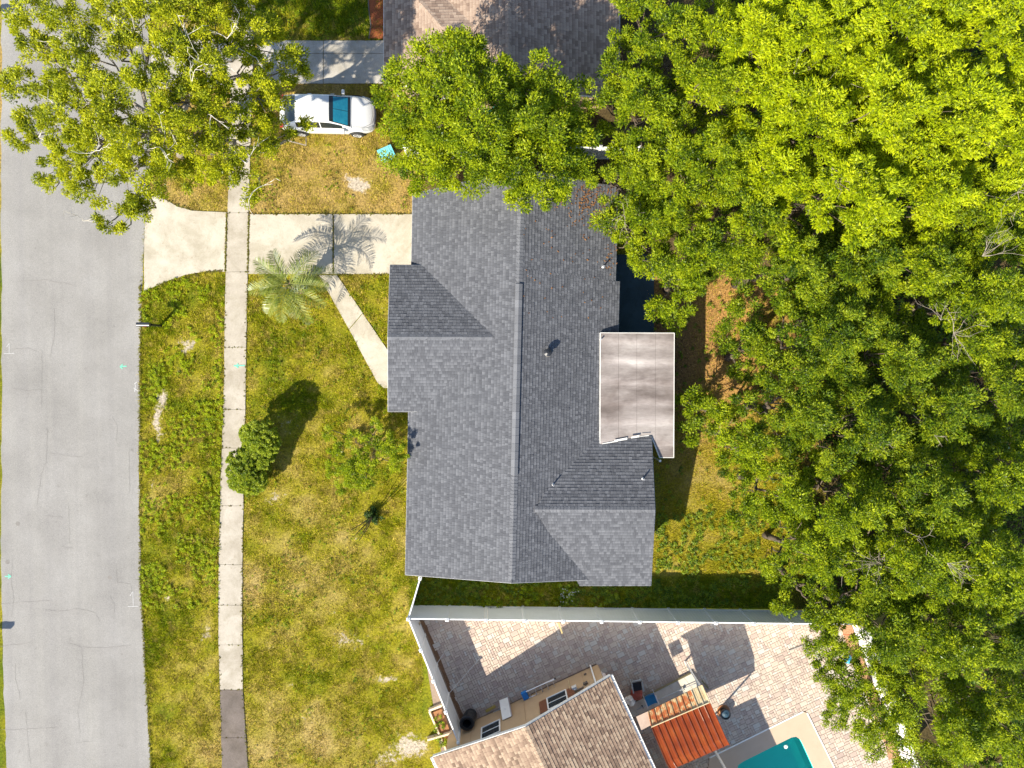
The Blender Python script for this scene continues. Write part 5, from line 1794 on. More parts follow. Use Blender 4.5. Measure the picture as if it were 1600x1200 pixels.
WOODS = [
    (1040, 60, 8.8, 2.7, 'mid', 'green tree beside the shaded brown roof at the top edge'),
    (1000, 165, 8.0, 2.4, 'mid', 'tree next to the brown roof corner, above the half hidden fence'),
    (985, 265, 7.0, 2.0, 'mid', 'tree overhanging the white fence and the north end of grey roof'),
    (1008, 345, 6.6, 2.2, 'mid', 'tree leaning over the east eave of the grey roof'),
    (1068, 415, 6.4, 2.25, 'mid', 'tree overhanging the dark shaded slab and leaf littered yard'),
    (1110, 250, 8.6, 2.7, 'mid', 'tree on the near edge of the woods behind the half hidden fence'),
    (1165, 340, 8.2, 2.4, 'mid', 'mid green tree in the woods right of the overhanging patio tree'),
    (1120, 140, 9.4, 2.0, 'mid', 'olive tree just left of the bright lime crowns'),
    (1190, 60, 10.6, 2.8, 'lime', 'bright lime tree nearest the brown roof at the top edge'),
    (1300, 50, 11.6, 3.1, 'lime', 'bright lime tree in the middle of the top edge of the woods'),
    (1420, 40, 12.0, 3.2, 'lime', 'bright lime tree second from the top right corner'),
    (1550, 60, 12.0, 3.2, 'lime', 'bright lime tree filling the top right corner'),
    (1260, 180, 10.8, 2.6, 'lime', 'lime tree at the left point of the bright crowns beside a dark gap'),
    (1370, 170, 12.0, 3.2, 'lime', 'tall lime tree at the centre of the bright crowns'),
    (1490, 180, 12.0, 3.1, 'lime', 'lime tree right of the tallest bright crown'),
    (1590, 210, 11.4, 2.8, 'lime', 'lime tree at the right edge below the corner'),
    (1330, 290, 11.2, 2.6, 'lime', 'lowest lime tree at the lower tip of the bright crowns'),
    (1450, 300, 10.6, 2.6, 'lime', 'lime tree below the tall crowns, next to dark gaps'),
    (1560, 330, 9.8, 2.8, 'mid', 'olive tree at the right edge under the lime crowns'),
    (1245, 420, 8.4, 2.6, 'deep', 'darker green tree standing behind the orange leaf litter'),
    (1340, 410, 8.8, 2.6, 'deep', 'dark green tree directly below the lowest lime crown'),
    (1440, 420, 9.2, 2.5, 'mid', 'tree with bare grey twigs beside its crown in the right woods'),
    (1540, 460, 9.6, 2.9, 'mid', 'large olive tree at the right edge above the middle of the photo'),
    (1190, 545, 5.6, 1.7, 'deep', 'small dark tree growing in the orange leaf litter'),
    (1300, 520, 8.6, 2.7, 'deep', 'broad dark tree in the middle of the right woods'),
    (1400, 560, 8.6, 2.6, 'deep', 'dark tree left of the bare twigs in the right woods'),
    (1105, 640, 4.6, 1.15, 'mid', 'light green branchy tree reaching towards the patio cover'),
    (1165, 690, 6.2, 1.9, 'mid', 'tree at the front of the woods behind the lawn shadow'),
    (1250, 640, 7.6, 2.4, 'deep', 'dark green tree behind the branchy tree near the patio cover'),
    (1350, 670, 8.2, 2.5, 'deep', 'dark green tree with bare branches in the lower woods'),
    (1480, 640, 8.6, 2.6, 'deep', 'shaded tree left of the right edge at mid height'),
    (1580, 600, 9.0, 2.6, 'deep', 'shaded tree at the right edge at mid height'),
    (1230, 770, 6.6, 2.1, 'mid', 'yellow green tree above the sunny back lawn corner'),
    (1330, 790, 8.0, 2.6, 'mid', 'green tree in the lower woods above the pale dead branch'),
    (1440, 770, 8.6, 2.6, 'deep', 'dark tree right of the lower woods centre'),
    (1560, 740, 9.0, 2.8, 'mid', 'olive tree at the right edge below mid height'),
    (1270, 870, 6.8, 1.9, 'mid', 'tree at the end of the white fence beside the back lawn'),
    (1430, 880, 8.8, 2.6, 'mid', 'yellow green tree right of the pale dead branch'),
    (1540, 880, 9.4, 2.9, 'mid', 'large yellow green tree at the right edge of the lower woods'),
    (1290, 955, 6.2, 1.6, 'mid', 'tree covering the far corner of the white fence'),
    (1390, 985, 7.8, 2.3, 'deep', 'dark green tree above the fence behind the pool'),
    (1490, 1010, 9.0, 2.8, 'mid', 'large tree beyond the fence behind the pool'),
    (1480, 1130, 8.2, 2.6, 'mid', 'tree at the lower edge just right of the white fence'),
    (1570, 1010, 8.6, 2.0, 'deep', 'dark tree at the right edge near the lower corner'),
    (1580, 1140, 8.6, 2.6, 'mid', 'tree filling the lower right corner'),
    (1452, 1205, 6.6, 1.5, 'mid', 'low tree at the lower edge right beside the fence end'),
]
BARE = {
    'tree with bare grey twigs beside its crown in the right woods': [(1490, 520, 8.6, 10, 1.1, None), (1470, 500, 8.6, 4, 1.0, (-.5, .5, 0))],
    'green tree in the lower woods above the pale dead branch': [(1378, 880, 6.8, 20, 1.5, (-1, -.05, .1))],
    'dark green tree with bare branches in the lower woods': [(1380, 690, 8.2, 4, .8, None), (1460, 680, 7.9, 4, .9, None)],
    'yellow green tree right of the pale dead branch': [(1480, 880, 9.2, 7, 1.1, (.8, -.5, 0)), (1440, 840, 9, 4, .9, None)],
    'tall lime tree at the centre of the bright crowns': [(1270, 175, 9.5, 4, 1.6, (.8, .8, .1)), (1240, 115, 9.8, 4, 1.2, (1, .3, 0))],
    'tree leaning over the east eave of the grey roof': [(975, 335, 5.8, 9, .9, None)],
    'large olive tree at the right edge above the middle of the photo': [(1535, 400, 10, 9, 1.2, (.8, .6, .1)), (1590, 300, 10, 6, 1.1, None)],
    'lowest lime tree at the lower tip of the bright crowns': [(1300, 262, 10.0, 4, 1.2, (.3, -.3, 0)), (1245, 290, 8.0, 4, 1.0, None)],
}
for i, (px, py, zt, R, kind, lab) in enumerate(WOODS):
    rng = np.random.default_rng(1000 + i)
    lobes = auto_lobes(px, py, zt, R, rng)
    c = P(px, py, zt - 1.5)
    base = Vector((c.x + rng.normal() * .3, c.y + rng.normal() * .3, 0))
    tb = {'lime': .6, 'mid': .54, 'deep': .58}[kind]
    tree('woodland_tree', lab, lobes, base, kind, 2000 + i, r0=.11 + .03 * R, dens=17.5, per=106 if kind != 'lime' else 102, ll=(0.08, 0.15) if kind != 'lime' else (0.095, 0.17), rc=(.22, .42),
         group='trees of the woods behind the house', bare=BARE.get(lab), twig=.08, tbase=tb)

# sparse tree over the pool yard
spl = lob([(1300, 1030, 4.2, .7), (1330, 1015, 4.6, .7), (1285, 1055, 4.2, .6), (1320, 1065, 4.8, .8), (1355, 1055, 5.0, .8), (1300, 1095, 4.4, .7), (1345, 1100, 4.8, .8), (1380, 1095, 5.0, .7), (1325, 1130, 4.2, .6), (1360, 1140, 4.4, .6), (1345, 1160, 4.0, .4), (1275, 1030, 4.0, .45), (1390, 1050, 5.2, .8), (1262, 1010, 4.2, .55), (1290, 1000, 4.6, .7), (1320, 1090, 4.2, .7), (1300, 1120, 4.0, .5), (1375, 1130, 4.6, .6)])
tree('fruit_tree', 'sparse low tree spreading over the sunny pavers beside the pool', spl, P(1358, 1065), 'mid', 61, r0=.12, dens=22, per=80, ll=(.08, .14), rc=(.20, .34), tbase=.58, twig=.3)


# ------------------------------------------------------------------ bushes in the front garden
def bush():
    rng = np.random.default_rng(8)
    b = P(402, 706)
    T = empty('round_bush', b, 'dense round green bush overlapping the sidewalk', 'bush')
    lobes = lob([(385, 741, 1.1, .98), (372, 720, 1.0, .55), (408, 716, 1.2, .6), (407, 682, 1.6, .85), (418, 692, 1.5, .65), (391, 678, 1.25, .55), (396, 752, .9, .7), (404, 705, .6, .85), (393, 733, .4, .95), (408, 695, .5, .9), (399, 712, 1.2, .8)])
    c, r, ow, own = lobed_crown(lobes, rng, 210, 14, (.08, .13), low=-.6, kr=(.84, .95))
    v, q, t = leaf_arrays(c, r, 62, rng, (.05, .085), .6, up=.9, outw=ow, tbase=.78, clump_t=.16)
    np_mesh('crown', v, q, LEAF['bush'], tint=t, parent=T)
    mb = MB(); branches(mb, b, b + Vector((0, 0, .4)), lobes, rng, .06, bow=.1)
    mb.build('stems', BARK, T)


bush()


def thin_trees():
    rng = np.random.default_rng(18)
    # low, sparse, small leaved tree on the lawn near the house front
    lobes = lob([(554, 742, 2.0, .68), (562, 722, 2.1, .66), (545, 730, 1.9, .6), (572, 742, 2.2, .62), (575, 725, 2.3, .6), (530, 700, 1.7, .55), (555, 690, 1.9, .6), (580, 690, 2.2, .55), (515, 680, 1.4, .4), (520, 730, 1.5, .5), (600, 705, 2.6, .5),
                 (535, 760, 1.6, .4), (590, 665, 2.2, .4), (622, 708, 3.0, .5), (612, 690, 2.9, .5), (618, 725, 2.9, .4)])
    b = P(572, 722)
    tree('shrub', 'sparse low shrub spreading over the lawn near the notch of the grey roof', lobes, b, 'mid', 31, top=b + Vector((0, 0, .5)), r0=.04, dens=40, per=60, ll=(.06, .11), rc=(.12, .24), cat='shrub', low=-.6, tbase=.66, twig=.25)
    # thin stems with few leaves: a sapling
    b = P(583, 806)
    T = empty('sapling', b, 'dark little sapling with long thin stems on the front lawn', 'sapling')
    mb = MB(); tips = []
    for i, (px, py, z) in enumerate(((553, 838, 2.6), (561, 845, 2.9), (567, 832, 2.7), (549, 828, 2.3))):
        e = P(px, py, z); m = b.lerp(e, .5) + Vector((rng.normal() * .04, rng.normal() * .04, 0))
        mb.tube([b + Vector((rng.normal() * .04, rng.normal() * .04, 0)), m, e], [.03, .022, .012], 5); tips.append(e)
    mb.build('stem', BARK, T)
    c = np.array([tuple(e) for e in tips]); cc = np.repeat(c, 3, 0) + rng.normal(size=(12, 3)) * .12
    v, q, t = leaf_arrays(cc, np.full(12, .18), 3, rng, (.05, .10), .35, tbase=.5)
    np_mesh('crown', v, q, LEAF['mid'], tint=t, parent=T)
    base = np.array((b.x, b.y, .22)) + rng.normal(size=(26, 3)) * np.array((.16, .20, .1))
    v, q, t = leaf_arrays(base, np.full(26, .16), 26, rng, (.06, .12), .5, tbase=.4)
    np_mesh('basal_leaves', v, q, LEAF['dark'], tint=t, parent=T)


thin_trees()


def palm():
    rng = np.random.default_rng(5)
    b = P(470, 452)
    top = P(452, 443, 2.05)
    T = empty('palm_tree', b, 'grey green feather palm beside the front driveway', 'palm')
    mb = MB()
    pts = [Vector((b.x, b.y, 0)).lerp(top, t / 6) for t in range(7)]
    mb.tube(pts, [.24, .20, .19, .20, .21, .22, .16], 12)
    for k in range(40):
        a = k * 2.4; t = .15 + .8 * k / 40
        p = Vector((b.x, b.y, 0)).lerp(top, t) + Vector((math.cos(a), math.sin(a), 0)) * .2
        mb.tube([p, p + Vector((math.cos(a), math.sin(a), .9)) * .12], [.05, .03], 4)
    mb.build('trunk', pmat('palm_trunk', (.16, .11, .07), (.25, .18, .11), 7, .95, bmp=.6), T)
    n = 17
    for i in range(n):
        a = i * 2.39996 + rng.normal() * .15
        k = i / n
        el = math.radians(64 - 58 * k + rng.normal() * 6)     # inner fronds stand up, outer droop
        L = rng.uniform(1.85, 2.4)
        d = Vector((math.cos(a) * math.cos(el), math.sin(a) * math.cos(el), math.sin(el)))
        p = top + Vector((math.cos(a), math.sin(a), 0)) * .06
        pts = [p.copy()]; dirs = [d.copy()]
        seg = 16
        for s in range(seg):
            d = (d + Vector((0, 0, -.10 - .03 * k))).normalized()
            p = p + d * (L / seg); pts.append(p.copy()); dirs.append(d.copy())
        fb = MB()
        # rachis
        sd0 = d.cross(Vector((0, 0, 1))).normalized()
        fb.tube(pts, [.02 * (1 - .85 * j / seg) + .003 for j in range(len(pts))], 4, tint=.75)
        for j in range(4, 2 * seg + 1):
            f = j / 2; i0 = min(int(f), seg - 1); fr = f - i0
            q = pts[i0].lerp(pts[i0 + 1], fr); dd = dirs[i0]
            side = dd.cross(Vector((0, 0, 1)))
            if side.length < .05: side = Vector((math.sin(a), -math.cos(a), 0))
            side.normalize(); nrm = side.cross(dd).normalized()
            u = j / (2 * seg)
            ll = .50 * math.sin(math.pi * min(1, .18 + .80 * u)) ** .6 + .06
            for sg in (-1, 1):
                for _ in range(1):
                    t1 = (side * sg * 1.0 + dd * rng.uniform(.55, .95) + nrm * rng.uniform(.25, .6)).normalized()
                    t2 = (t1 + Vector((0, 0, -.35))).normalized()
                    w = (dd - t1 * dd.dot(t1)).normalized() * .015
                    e1 = q + t1 * ll * .55; e2 = e1 + t2 * ll * .45
                    tv = float(np.clip(rng.normal(.55, .22), 0, 1))
                    fb.add([q - w * .6, q + w * .6, e1 + w, e1 - w, e2], [(0, 1, 2, 3), (3, 2, 4)], tv)
        fb.build('frond', LEAF['palm'], T)
    fl = np.array([(top.x, top.y, 1.85)]) + rng.normal(size=(10, 3)) * .08
    v, q, t = leaf_arrays(fl, np.full(10, .1), 12, rng, (.04, .07), .6)
    np_mesh('flower_cluster', v, q, tint_mat('palm_flower', [(0, (.5, .3, .05)), (1, (.6, .45, .12))], bmp=0), tint=t, parent=T)


palm()


# ================================================================== CAR
def car():
    c = P(517.5, 185.5)
    T = empty('parked_car', c, 'white compact car with a blue windscreen shade parked on the grass', 'car')
    M = Matrix.Translation(c) @ Matrix.Rotation(math.radians(-0.5), 4, 'Z')
    paint, t, b = new_mat('white_car_paint')
    b.inputs['Base Color'].default_value = (0.62, 0.62, 0.62, 1)
    b.inputs['Roughness'].default_value = 0.3
    b.inputs['Coat Weight'].default_value = 0.6
    b.inputs['Coat Roughness'].default_value = 0.05
    st = [(-2.30, .55, .42, .70, .74), (-2.24, .72, .34, .82, .90), (-2.08, .81, .27, .90, 1.00), (-1.75, .865, .22, .93, 1.03), (-1.2, .885, .20, .93, 1.00), (-.4, .89, .20, .91, .98), (.4, .89, .20, .89, .97),
          (1.0, .885, .20, .86, .96), (1.45, .87, .20, .82, .91), (1.8, .84, .22, .76, .85), (2.05, .77, .25, .68, .76), (2.2, .67, .30, .60, .66), (2.29, .50, .36, .52, .56)]
    vs = []; fs = []
    def ring(x, hw, zb, zs, zt):
        h = [(hw * .88, zb), (hw * .97, zb + .10), (hw, zb + (zs - zb) * .45), (hw * .985, zb + (zs - zb) * .8), (hw * .93, zs), (hw * .80, zs + (zt - zs) * .72), (hw * .45, zt - (zt - zs) * .04), (0, zt)]
        return [(x, -y, z) for y, z in h] + [(x, y, z) for y, z in h[::-1][1:]]
    k = 15
    for s in st: vs += [M @ Vector(p) for p in ring(*s)]
    for i in range(len(st) - 1):
        for j in range(k - 1): fs.append((i * k + j, (i + 1) * k + j, (i + 1) * k + j + 1, i * k + j + 1))
        fs.append((i * k + k - 1, (i + 1) * k + k - 1, (i + 1) * k, i * k))
    fs.append(list(range(k))); fs.append(list(range((len(st) - 1) * k + k - 1, (len(st) - 1) * k - 1, -1)))
    body = MB().add(vs, fs).build('body', paint, T, smooth=True)
    sm = body.modifiers.new('sub', 'SUBSURF'); sm.levels = 1; sm.render_levels = 2
    # cabin shell: rings across the car from rear to front
    cs = [(-2.00, .72, 1.00, .70, 1.005), (-1.72, .76, .98, .66, 1.20), (-1.36, .79, .96, .62, 1.40), (-.9, .80, .95, .61, 1.455), (-.3, .80, .94, .61, 1.465), (.20, .80, .93, .62, 1.42), (.66, .80, .92, .66, 1.20), (1.17, .78, .92, .72, .945)]
    def cring(x, hb, zb, hr, zr):
        return [(x, -hb, zb), (x, -(hr + .02), zr - .035 if zr - zb > .1 else zr - .006), (x, -hr * .86, zr - .004), (x, -hr * .4, zr + .012), (x, 0, zr + .016), (x, hr * .4, zr + .012), (x, hr * .86, zr - .004), (x, hr + .02, zr - .035 if zr - zb > .1 else zr - .006), (x, hb, zb)]
    vs = []; fs = []
    for s in cs: vs += [M @ Vector(p) for p in cring(*s)]
    for i in range(len(cs) - 1):
        for j in range(8): fs.append((i * 9 + j, (i + 1) * 9 + j, (i + 1) * 9 + j + 1, i * 9 + j + 1))
    MB().add(vs, fs).build('roof', paint, T, smooth=True)
    def surf(i0, i1, f0, f1, g0, g1, off, nu=6, nv=6):
        """patch on the cabin shell: rows between ring indices, columns by ring parameter"""
        g = []
        def pt(a, bb):
            i = min(int(a), len(cs) - 2); ft = a - i
            r0 = cring(*cs[i]); r1 = cring(*cs[i + 1])
            jj = min(int(bb), 7); gt = bb - jj
            p = lambda r: Vector(r[jj]).lerp(Vector(r[jj + 1]), gt)
            return p(r0).lerp(p(r1), ft)
        for a in range(nu + 1):
            for bq in range(nv + 1):
                aa = i0 + (i1 - i0) * a / nu
                lo = f0 + (f1 - f0) * a / nu; hi = g0 + (g1 - g0) * a / nu
                g.append((aa, lo + (hi - lo) * bq / nv))
        P_ = [pt(*q) for q in g]
        mid = Vector((-.3, 0, .7))
        vs = [M @ (p + (p - mid).normalized() * off) for p in P_]
        fs = [(a * (nv + 1) + bq, (a + 1) * (nv + 1) + bq, (a + 1) * (nv + 1) + bq + 1, a * (nv + 1) + bq + 1) for a in range(nu) for bq in range(nv)]
        return MB().add(vs, fs)
    surf(5.05, 6.93, 1.45, 1.25, 6.55, 6.75, .012, 8, 10).build('windshield', GLASS_DARK, T, smooth=True)
    shade = pmat('blue_sunshade', (0.01, 0.15, 0.25), (0.02, 0.21, 0.31), 5, .2)
    surf(5.42, 6.70, 1.75, 1.6, 3.96, 3.96, .018, 8, 6).build('sunshade', shade, T, smooth=True)
    surf(5.42, 6.70, 4.04, 4.04, 6.25, 6.4, .018, 8, 6).build('sunshade', shade, T, smooth=True)
    surf(.12, 1.95, 1.3, 1.5, 6.7, 6.5, .012, 8, 10).build('rear_window', GLASS_DARK, T, smooth=True)
    for (lo, hi) in (((.10, .10), (.88, .88)), ((7.12, 7.12), (7.90, 7.90))):
        for (a, bq) in ((1.9, 2.9), (3.0, 4.05), (4.15, 6.2)):
            surf(a, bq, lo[0], lo[1], hi[0], hi[1], .010, 6, 3).build('side_window', GLASS_DARK, T)
    rim = pmat('alloy', (.62, .62, .63), (.5, .5, .5), 6, .3, metal=.6)
    for x in (-1.36, 1.36):
        for s in (-1, 1):
            o = M @ Vector((x, s * .80, .315))
            R = Matrix.Rotation(math.pi / 2, 3, 'X')
            tp = [(.17, -.1), (.30, -.105), (.315, -.08), (.315, .08), (.30, .105), (.215, .11)]
            w = MB().lathe(o, tp if s < 0 else tp, 24, M=R).build('wheel', RUBBER, T, smooth=False)
            rm = MB()
            oo = M @ Vector((x, s * .905, .315))
            rm.lathe(oo, [(.20, -.02), (.21, .02), (.19, .02), (.18, -.01)], 20, M=R)
            for q in range(5):
                an = q * 1.2566
                rm.tube([oo, oo + Vector((math.cos(an) * .19, 0, math.sin(an) * .19))], [.035, .028], 5)
            rm.build('rim', rim, w)
            # dark arch lip
            ar = []
            for q in range(13):
                an = math.pi * q / 12
                ar.append(M @ Vector((x + .375 * math.cos(an), s * (.885 if abs(x) else .885), .315 + .375 * math.sin(an))))
            MB().tube(ar, .03, 5).build('wheel_arch', RUBBER, T)
    for s in (-1, 1):
        m = MB().box(M @ Vector((.80, s * .93, .97)), (.15, .24, .14)).build('mirror', paint, T, bevel=.04)
        hl = [M @ Vector(p) for p in ((1.62, s * .74, .84), (1.92, s * .68, .80), (2.13, s * .56, .72), (2.20, s * .64, .60), (2.02, s * .78, .66), (1.72, s * .84, .76))]
        up = Vector((0, 0, .014))
        MB().slab([p + up for p in hl], .05).build('headlight', pmat('lamp_glass', (.28, .29, .30), (.42, .42, .42), 5, .1), T)
        tl = [M @ Vector(p) for p in ((-2.06, s * .58, 1.0), (-2.22, s * .58, .90), (-2.24, s * .72, .82), (-2.06, s * .80, .92))]
        MB().slab([p + up for p in tl], .05).build('taillight', pmat('tail_red', (.35, .01, .01), (.4, .02, .02), 5, .2), T)
        for x in (-.85, .25):
            MB().box(M @ Vector((x, s * .895, .80)), (.18, .03, .025)).build('door_handle', paint, T)
    gr = [M @ Vector((2.245, -.42, .60)), M @ Vector((2.285, -.2, .585)), M @ Vector((2.30, 0, .58)), M @ Vector((2.285, .2, .585)), M @ Vector((2.245, .42, .60))]
    MB().tube(gr, .035, 6).build('grille', BLACK_PLASTIC, T)
    # bonnet shut line
    bl = [M @ Vector(p) for p in ((1.2, -.72, .945), (1.75, -.70, .872), (2.08, -.50, .765), (2.17, 0, .72), (2.08, .50, .765), (1.75, .70, .872), (1.2, .72, .945))]
    MB().tube(bl, .010, 4).build('bonnet_seam', pmat('seam_grey', (.18, .18, .19), (.2, .2, .2), 3, .6), T)


car()


# ================================================================== MAILBOXES, BIN
def mailbox(p, rz, label, root=None):
    T = empty('mailbox', p, label, 'mailbox', 'kerbside mailboxes')
    M = Matrix.Translation(p) @ Matrix.Rotation(rz, 4, 'Z')
    MB().box((0, 0, .52), (.10, .10, 1.04), M=M).build('post', BLACK_PLASTIC, T)
    MB().box((-.2, 0, 1.0), (.5, .10, .05), M=M).build('arm', BLACK_PLASTIC, T)
    n = 10; pr = [(-.105, 1.03)] + [(-.105 * math.cos(math.pi * k / n), 1.15 + .105 * math.sin(math.pi * k / n)) for k in range(n + 1)] + [(.105, 1.03)]
    vs = [M @ Vector((-.58, y, z)) for y, z in pr] + [M @ Vector((.02, y, z)) for y, z in pr]
    k = len(pr)
    shell = pmat('mailbox_black', (0.03, 0.032, 0.036), (0.042, 0.042, 0.046), 8, .2, spec=.8)
    b = MB().add(vs, [list(range(k)), list(range(2 * k - 1, k - 1, -1))] + [(i, k + i, k + (i + 1) % k, (i + 1) % k) for i in range(k)]).build('box', shell, T, smooth=False)
    MB().box((-.59, 0, 1.13), (.02, .19, .18), M=M).build('door', DARK_METAL, b)
    MB().box((-.2, -.115, 1.18), (.16, .012, .035), M=M).build('flag', pmat('flag_red', (.4, .03, .02), (.4, .04, .03), 4, .5), T)


mailbox(P(252, 509), 0.0, 'black mailbox on a post at the road edge below the driveway')
sh = 1.1
for (px, py, lab) in ((11, 976, 'mailbox across the road whose shadow falls on the asphalt near the bottom'), (12, 12, 'mailbox across the road whose shadow falls by the top left corner')):
    g = P(px, py)
    d = Vector((TO_SUN.x, TO_SUN.y, 0)) / TO_SUN.z * 1.12
    q = Vector((g.x + d.x - .3, g.y + d.y, 0))
    mailbox(q, math.pi, lab)


def bin_():
    c = P(606, 244)
    T = empty('plastic_crate', c, 'turquoise plastic crate on the grass under the tree beside the car', 'crate')
    teal = pmat('turquoise_plastic', (0.12, 0.48, 0.52), (0.2, 0.58, 0.6), 4, .5)
    M = Matrix.Translation(c) @ Matrix.Rotation(.42, 4, 'Z')
    MB().box((0, 0, .25), (.66, .50, .5), M=M).build('tub', teal, T, bevel=.03)
    l = MB().box((0, 0, .525), (.74, .58, .05), M=M)
    for i in (-1, 0, 1): l.box((i * .2, 0, .555), (.05, .5, .02), M=M)
    l.build('lid', teal, T, bevel=.01)
    c2 = P(764, 176)
    T2 = empty('garden_tub', c2, 'small blue and green tub hidden in the tree between the houses', 'tub')
    MB().lathe(c2, [(.2, 0), (.26, .5), (.28, .52), (.24, .52), (.2, .1)], 16).build('tub', pmat('tub_blue', (0.03, 0.32, 0.42), (0.05, 0.45, 0.3), 3, .5), T2)
    MB().tube([c2 + Vector((-.26, 0, .5)), c2 + Vector((0, 0, .72)), c2 + Vector((.26, 0, .5))], .015, 5).build('handle', ALU, T2)


bin_()


# ================================================================== GRASS, WEEDS, LITTER
def grass():
    m, t, b = new_mat('grass_blade')
    t.nodes.remove(b)
    a = N(t, 'ShaderNodeAttribute', attribute_name='col')
    d = N(t, 'ShaderNodeBsdfDiffuse'); tr = N(t, 'ShaderNodeBsdfTranslucent')
    t.links.new(a.outputs['Color'], d.inputs[0]); t.links.new(a.outputs['Color'], tr.inputs[0])
    mx = N(t, 'ShaderNodeMixShader'); mx.inputs[0].default_value = .3
    t.links.new(d.outputs[0], mx.inputs[1]); t.links.new(tr.outputs[0], mx.inputs[2])
    t.links.new(mx.outputs[0], t.nodes['Material Output'].inputs[0])
    rng = np.random.default_rng(44)
    n0 = 1700000
    px = rng.uniform(214, 1290, n0); py = rng.uniform(-10, 1212, n0)
    keep = (px < 665) | (py > 380)
    keep &= ~((px > 640) & (px < 1000) & (py > 300) & (py < 890))
    keep &= ~inpoly(px, py, PATIO_REG)
    keep &= ~((py > 950) & (px > 660))
    jx = px + rng.normal(0, 1.1, n0); jy = py + rng.normal(0, 1.1, n0)
    for h in HARD:
        keep &= ~inpoly(jx, jy, h)
    px = px[keep]; py = py[keep]
    w = Pn(px, py)
    c, dens, dry, bare = ground_cols(px, py, w[:, 0], w[:, 1])
    tuft = fbm(w[:, 0], w[:, 1], .55, 91, 3)
    keep = rng.random(len(px)) < dens * np.clip((tuft - .22) * 2.2, .12, 1)
    px, py, w, c, dry, tuft = px[keep], py[keep], w[keep], c[keep], dry[keep], tuft[keep]
    n = len(px)
    an = rng.random(n) * 6.283
    L = rng.uniform(.06, .15, n) * (1.25 - .45 * dry) * (.6 + .9 * tuft)
    el = rng.uniform(.25, 1.15, n)
    dr = np.stack([np.cos(an) * np.cos(el), np.sin(an) * np.cos(el), np.sin(el)], -1)
    sd = np.stack([-np.sin(an), np.cos(an), np.zeros(n)], -1)
    W = rng.uniform(.008, .018, n)
    v = np.stack([w - sd * W[:, None], w + sd * W[:, None], w + dr * L[:, None]], 1).reshape(-1, 3)
    q = np.arange(n * 3).reshape(-1, 3)
    g = np.array((.170, .235, .007)); y = np.array((.41, .37, .014)); s = np.array((.52, .38, .11))
    k = np.clip(dry + rng.normal(0, .30, n), 0, 1)[:, None]
    bc = np.where(k < .5, g + (y - g) * k * 2, y + (s - y) * (k * 2 - 1))
    t1 = vnoise(w[:, 0], w[:, 1], .13, 501)[:, None]; t2 = vnoise(w[:, 0], w[:, 1], .28, 502)[:, None]
    bc = np.where(t2 + rng.normal(0, .12, (n, 1)) > .74, bc * .35 + s * .65, bc)
    bc = bc * (.5 + 1.0 * t1) * rng.uniform(.6, 1.3, (n, 1))
    gold_strip = ((px > 1000) & (py > 600) & (py < 905))[:, None]
    bc = np.where(gold_strip, bc * .5 + np.array((.44, .37, .018)) * .5, bc)  # back yard blades mixed towards a yellow-gold grass colour
    bc = np.clip(bc * .78 + c * .22, 0, 1)
    c4 = np.concatenate([np.repeat(bc, 3, 0), np.ones((n * 3, 1))], 1)
    o = np_mesh('lawn_grass', v, q, m, col=c4, nper=3)
    tag(o, 'short patchy grass of the lawns and verge, green to straw', 'grass', kind='stuff')
    # broad-leaved weeds
    def scatter(nn, boxes, seed, rad, per, ll, kind, tb, name, lab, noise_s=(1.2, .5)):
        rg = np.random.default_rng(seed)
        P_ = []
        for (x0, x1, y0, y1, f) in boxes:
            k = int(nn * f)
            P_.append(np.stack([rg.uniform(x0, x1, k), rg.uniform(y0, y1, k)], -1))
        p = np.concatenate(P_); px, py = p[:, 0], p[:, 1]
        kp = np.ones(len(px), bool)
        for h in HARD: kp &= ~inpoly(px, py, h)
        px, py = px[kp], py[kp]; w = Pn(px, py)
        f = fbm(w[:, 0], w[:, 1], noise_s[0], 200 + seed, 3)
        _, dens, _, bare = ground_cols(px, py, w[:, 0], w[:, 1])
        kp = (f > noise_s[1]) & (bare < .4)
        w = w[kp]; w[:, 2] = .05 + rg.random(len(w)) * .06
        v, q, t = leaf_arrays(w, rg.uniform(*rad, len(w)), per, rg, ll, .55, up=1.2, flat=.45, tbase=tb)
        v[:, 2] = np.maximum(v[:, 2], .012)
        o = np_mesh(name, v, q, LEAF[kind], tint=t)
        tag(o, lab, 'weeds', kind='stuff')
    scatter(2400, [(221, 350, 432, 950, 1.0)], 1, (.06, .14), 18, (.04, .08), 'lime', .55, 'verge_weeds', 'leafy green weeds of the verge between road and sidewalk')
    scatter(2200, [(382, 632, 432, 1000, .55), (382, 632, 1000, 1205, .12), (400, 640, 215, 330, .1), (400, 575, 0, 62, .12)], 2, (.05, .11), 10, (.04, .08), 'mid', .5, 'lawn_weeds', 'small green weeds dotted over the front lawn', (1.0, .53))
    scatter(1500, [(650, 1235, 905, 947, .6), (1025, 1260, 800, 905, .5), (990, 1240, 400, 800, .35)], 3, (.08, .17), 15, (.05, .11), 'bush', .5, 'side_yard_weeds', 'low weeds and ground cover of the side yard and back yard', (1.0, .42))
    # fallen leaves
    rg = np.random.default_rng(71)
    nn = 26000
    px = rg.uniform(985, 1560, nn); py = rg.uniform(180, 960, nn)
    kp = (px > 1010 + 0 * py) & (py > 430) & (px < 1330) & (~((px < 1020) & (py > 700)))
    kp &= rg.random(nn) < np.clip(1.2 - np.maximum(0, (py - 580)) / 170, .05, 1)
    w = Pn(px[kp], py[kp]); w[:, 2] = .02 + rg.random(len(w)) * .03
    v, q, t = leaf_arrays(w, np.full(len(w), .03), 1, rg, (.06, .12), .55, up=1.6)
    v[:, 2] = np.maximum(v[:, 2], .008)
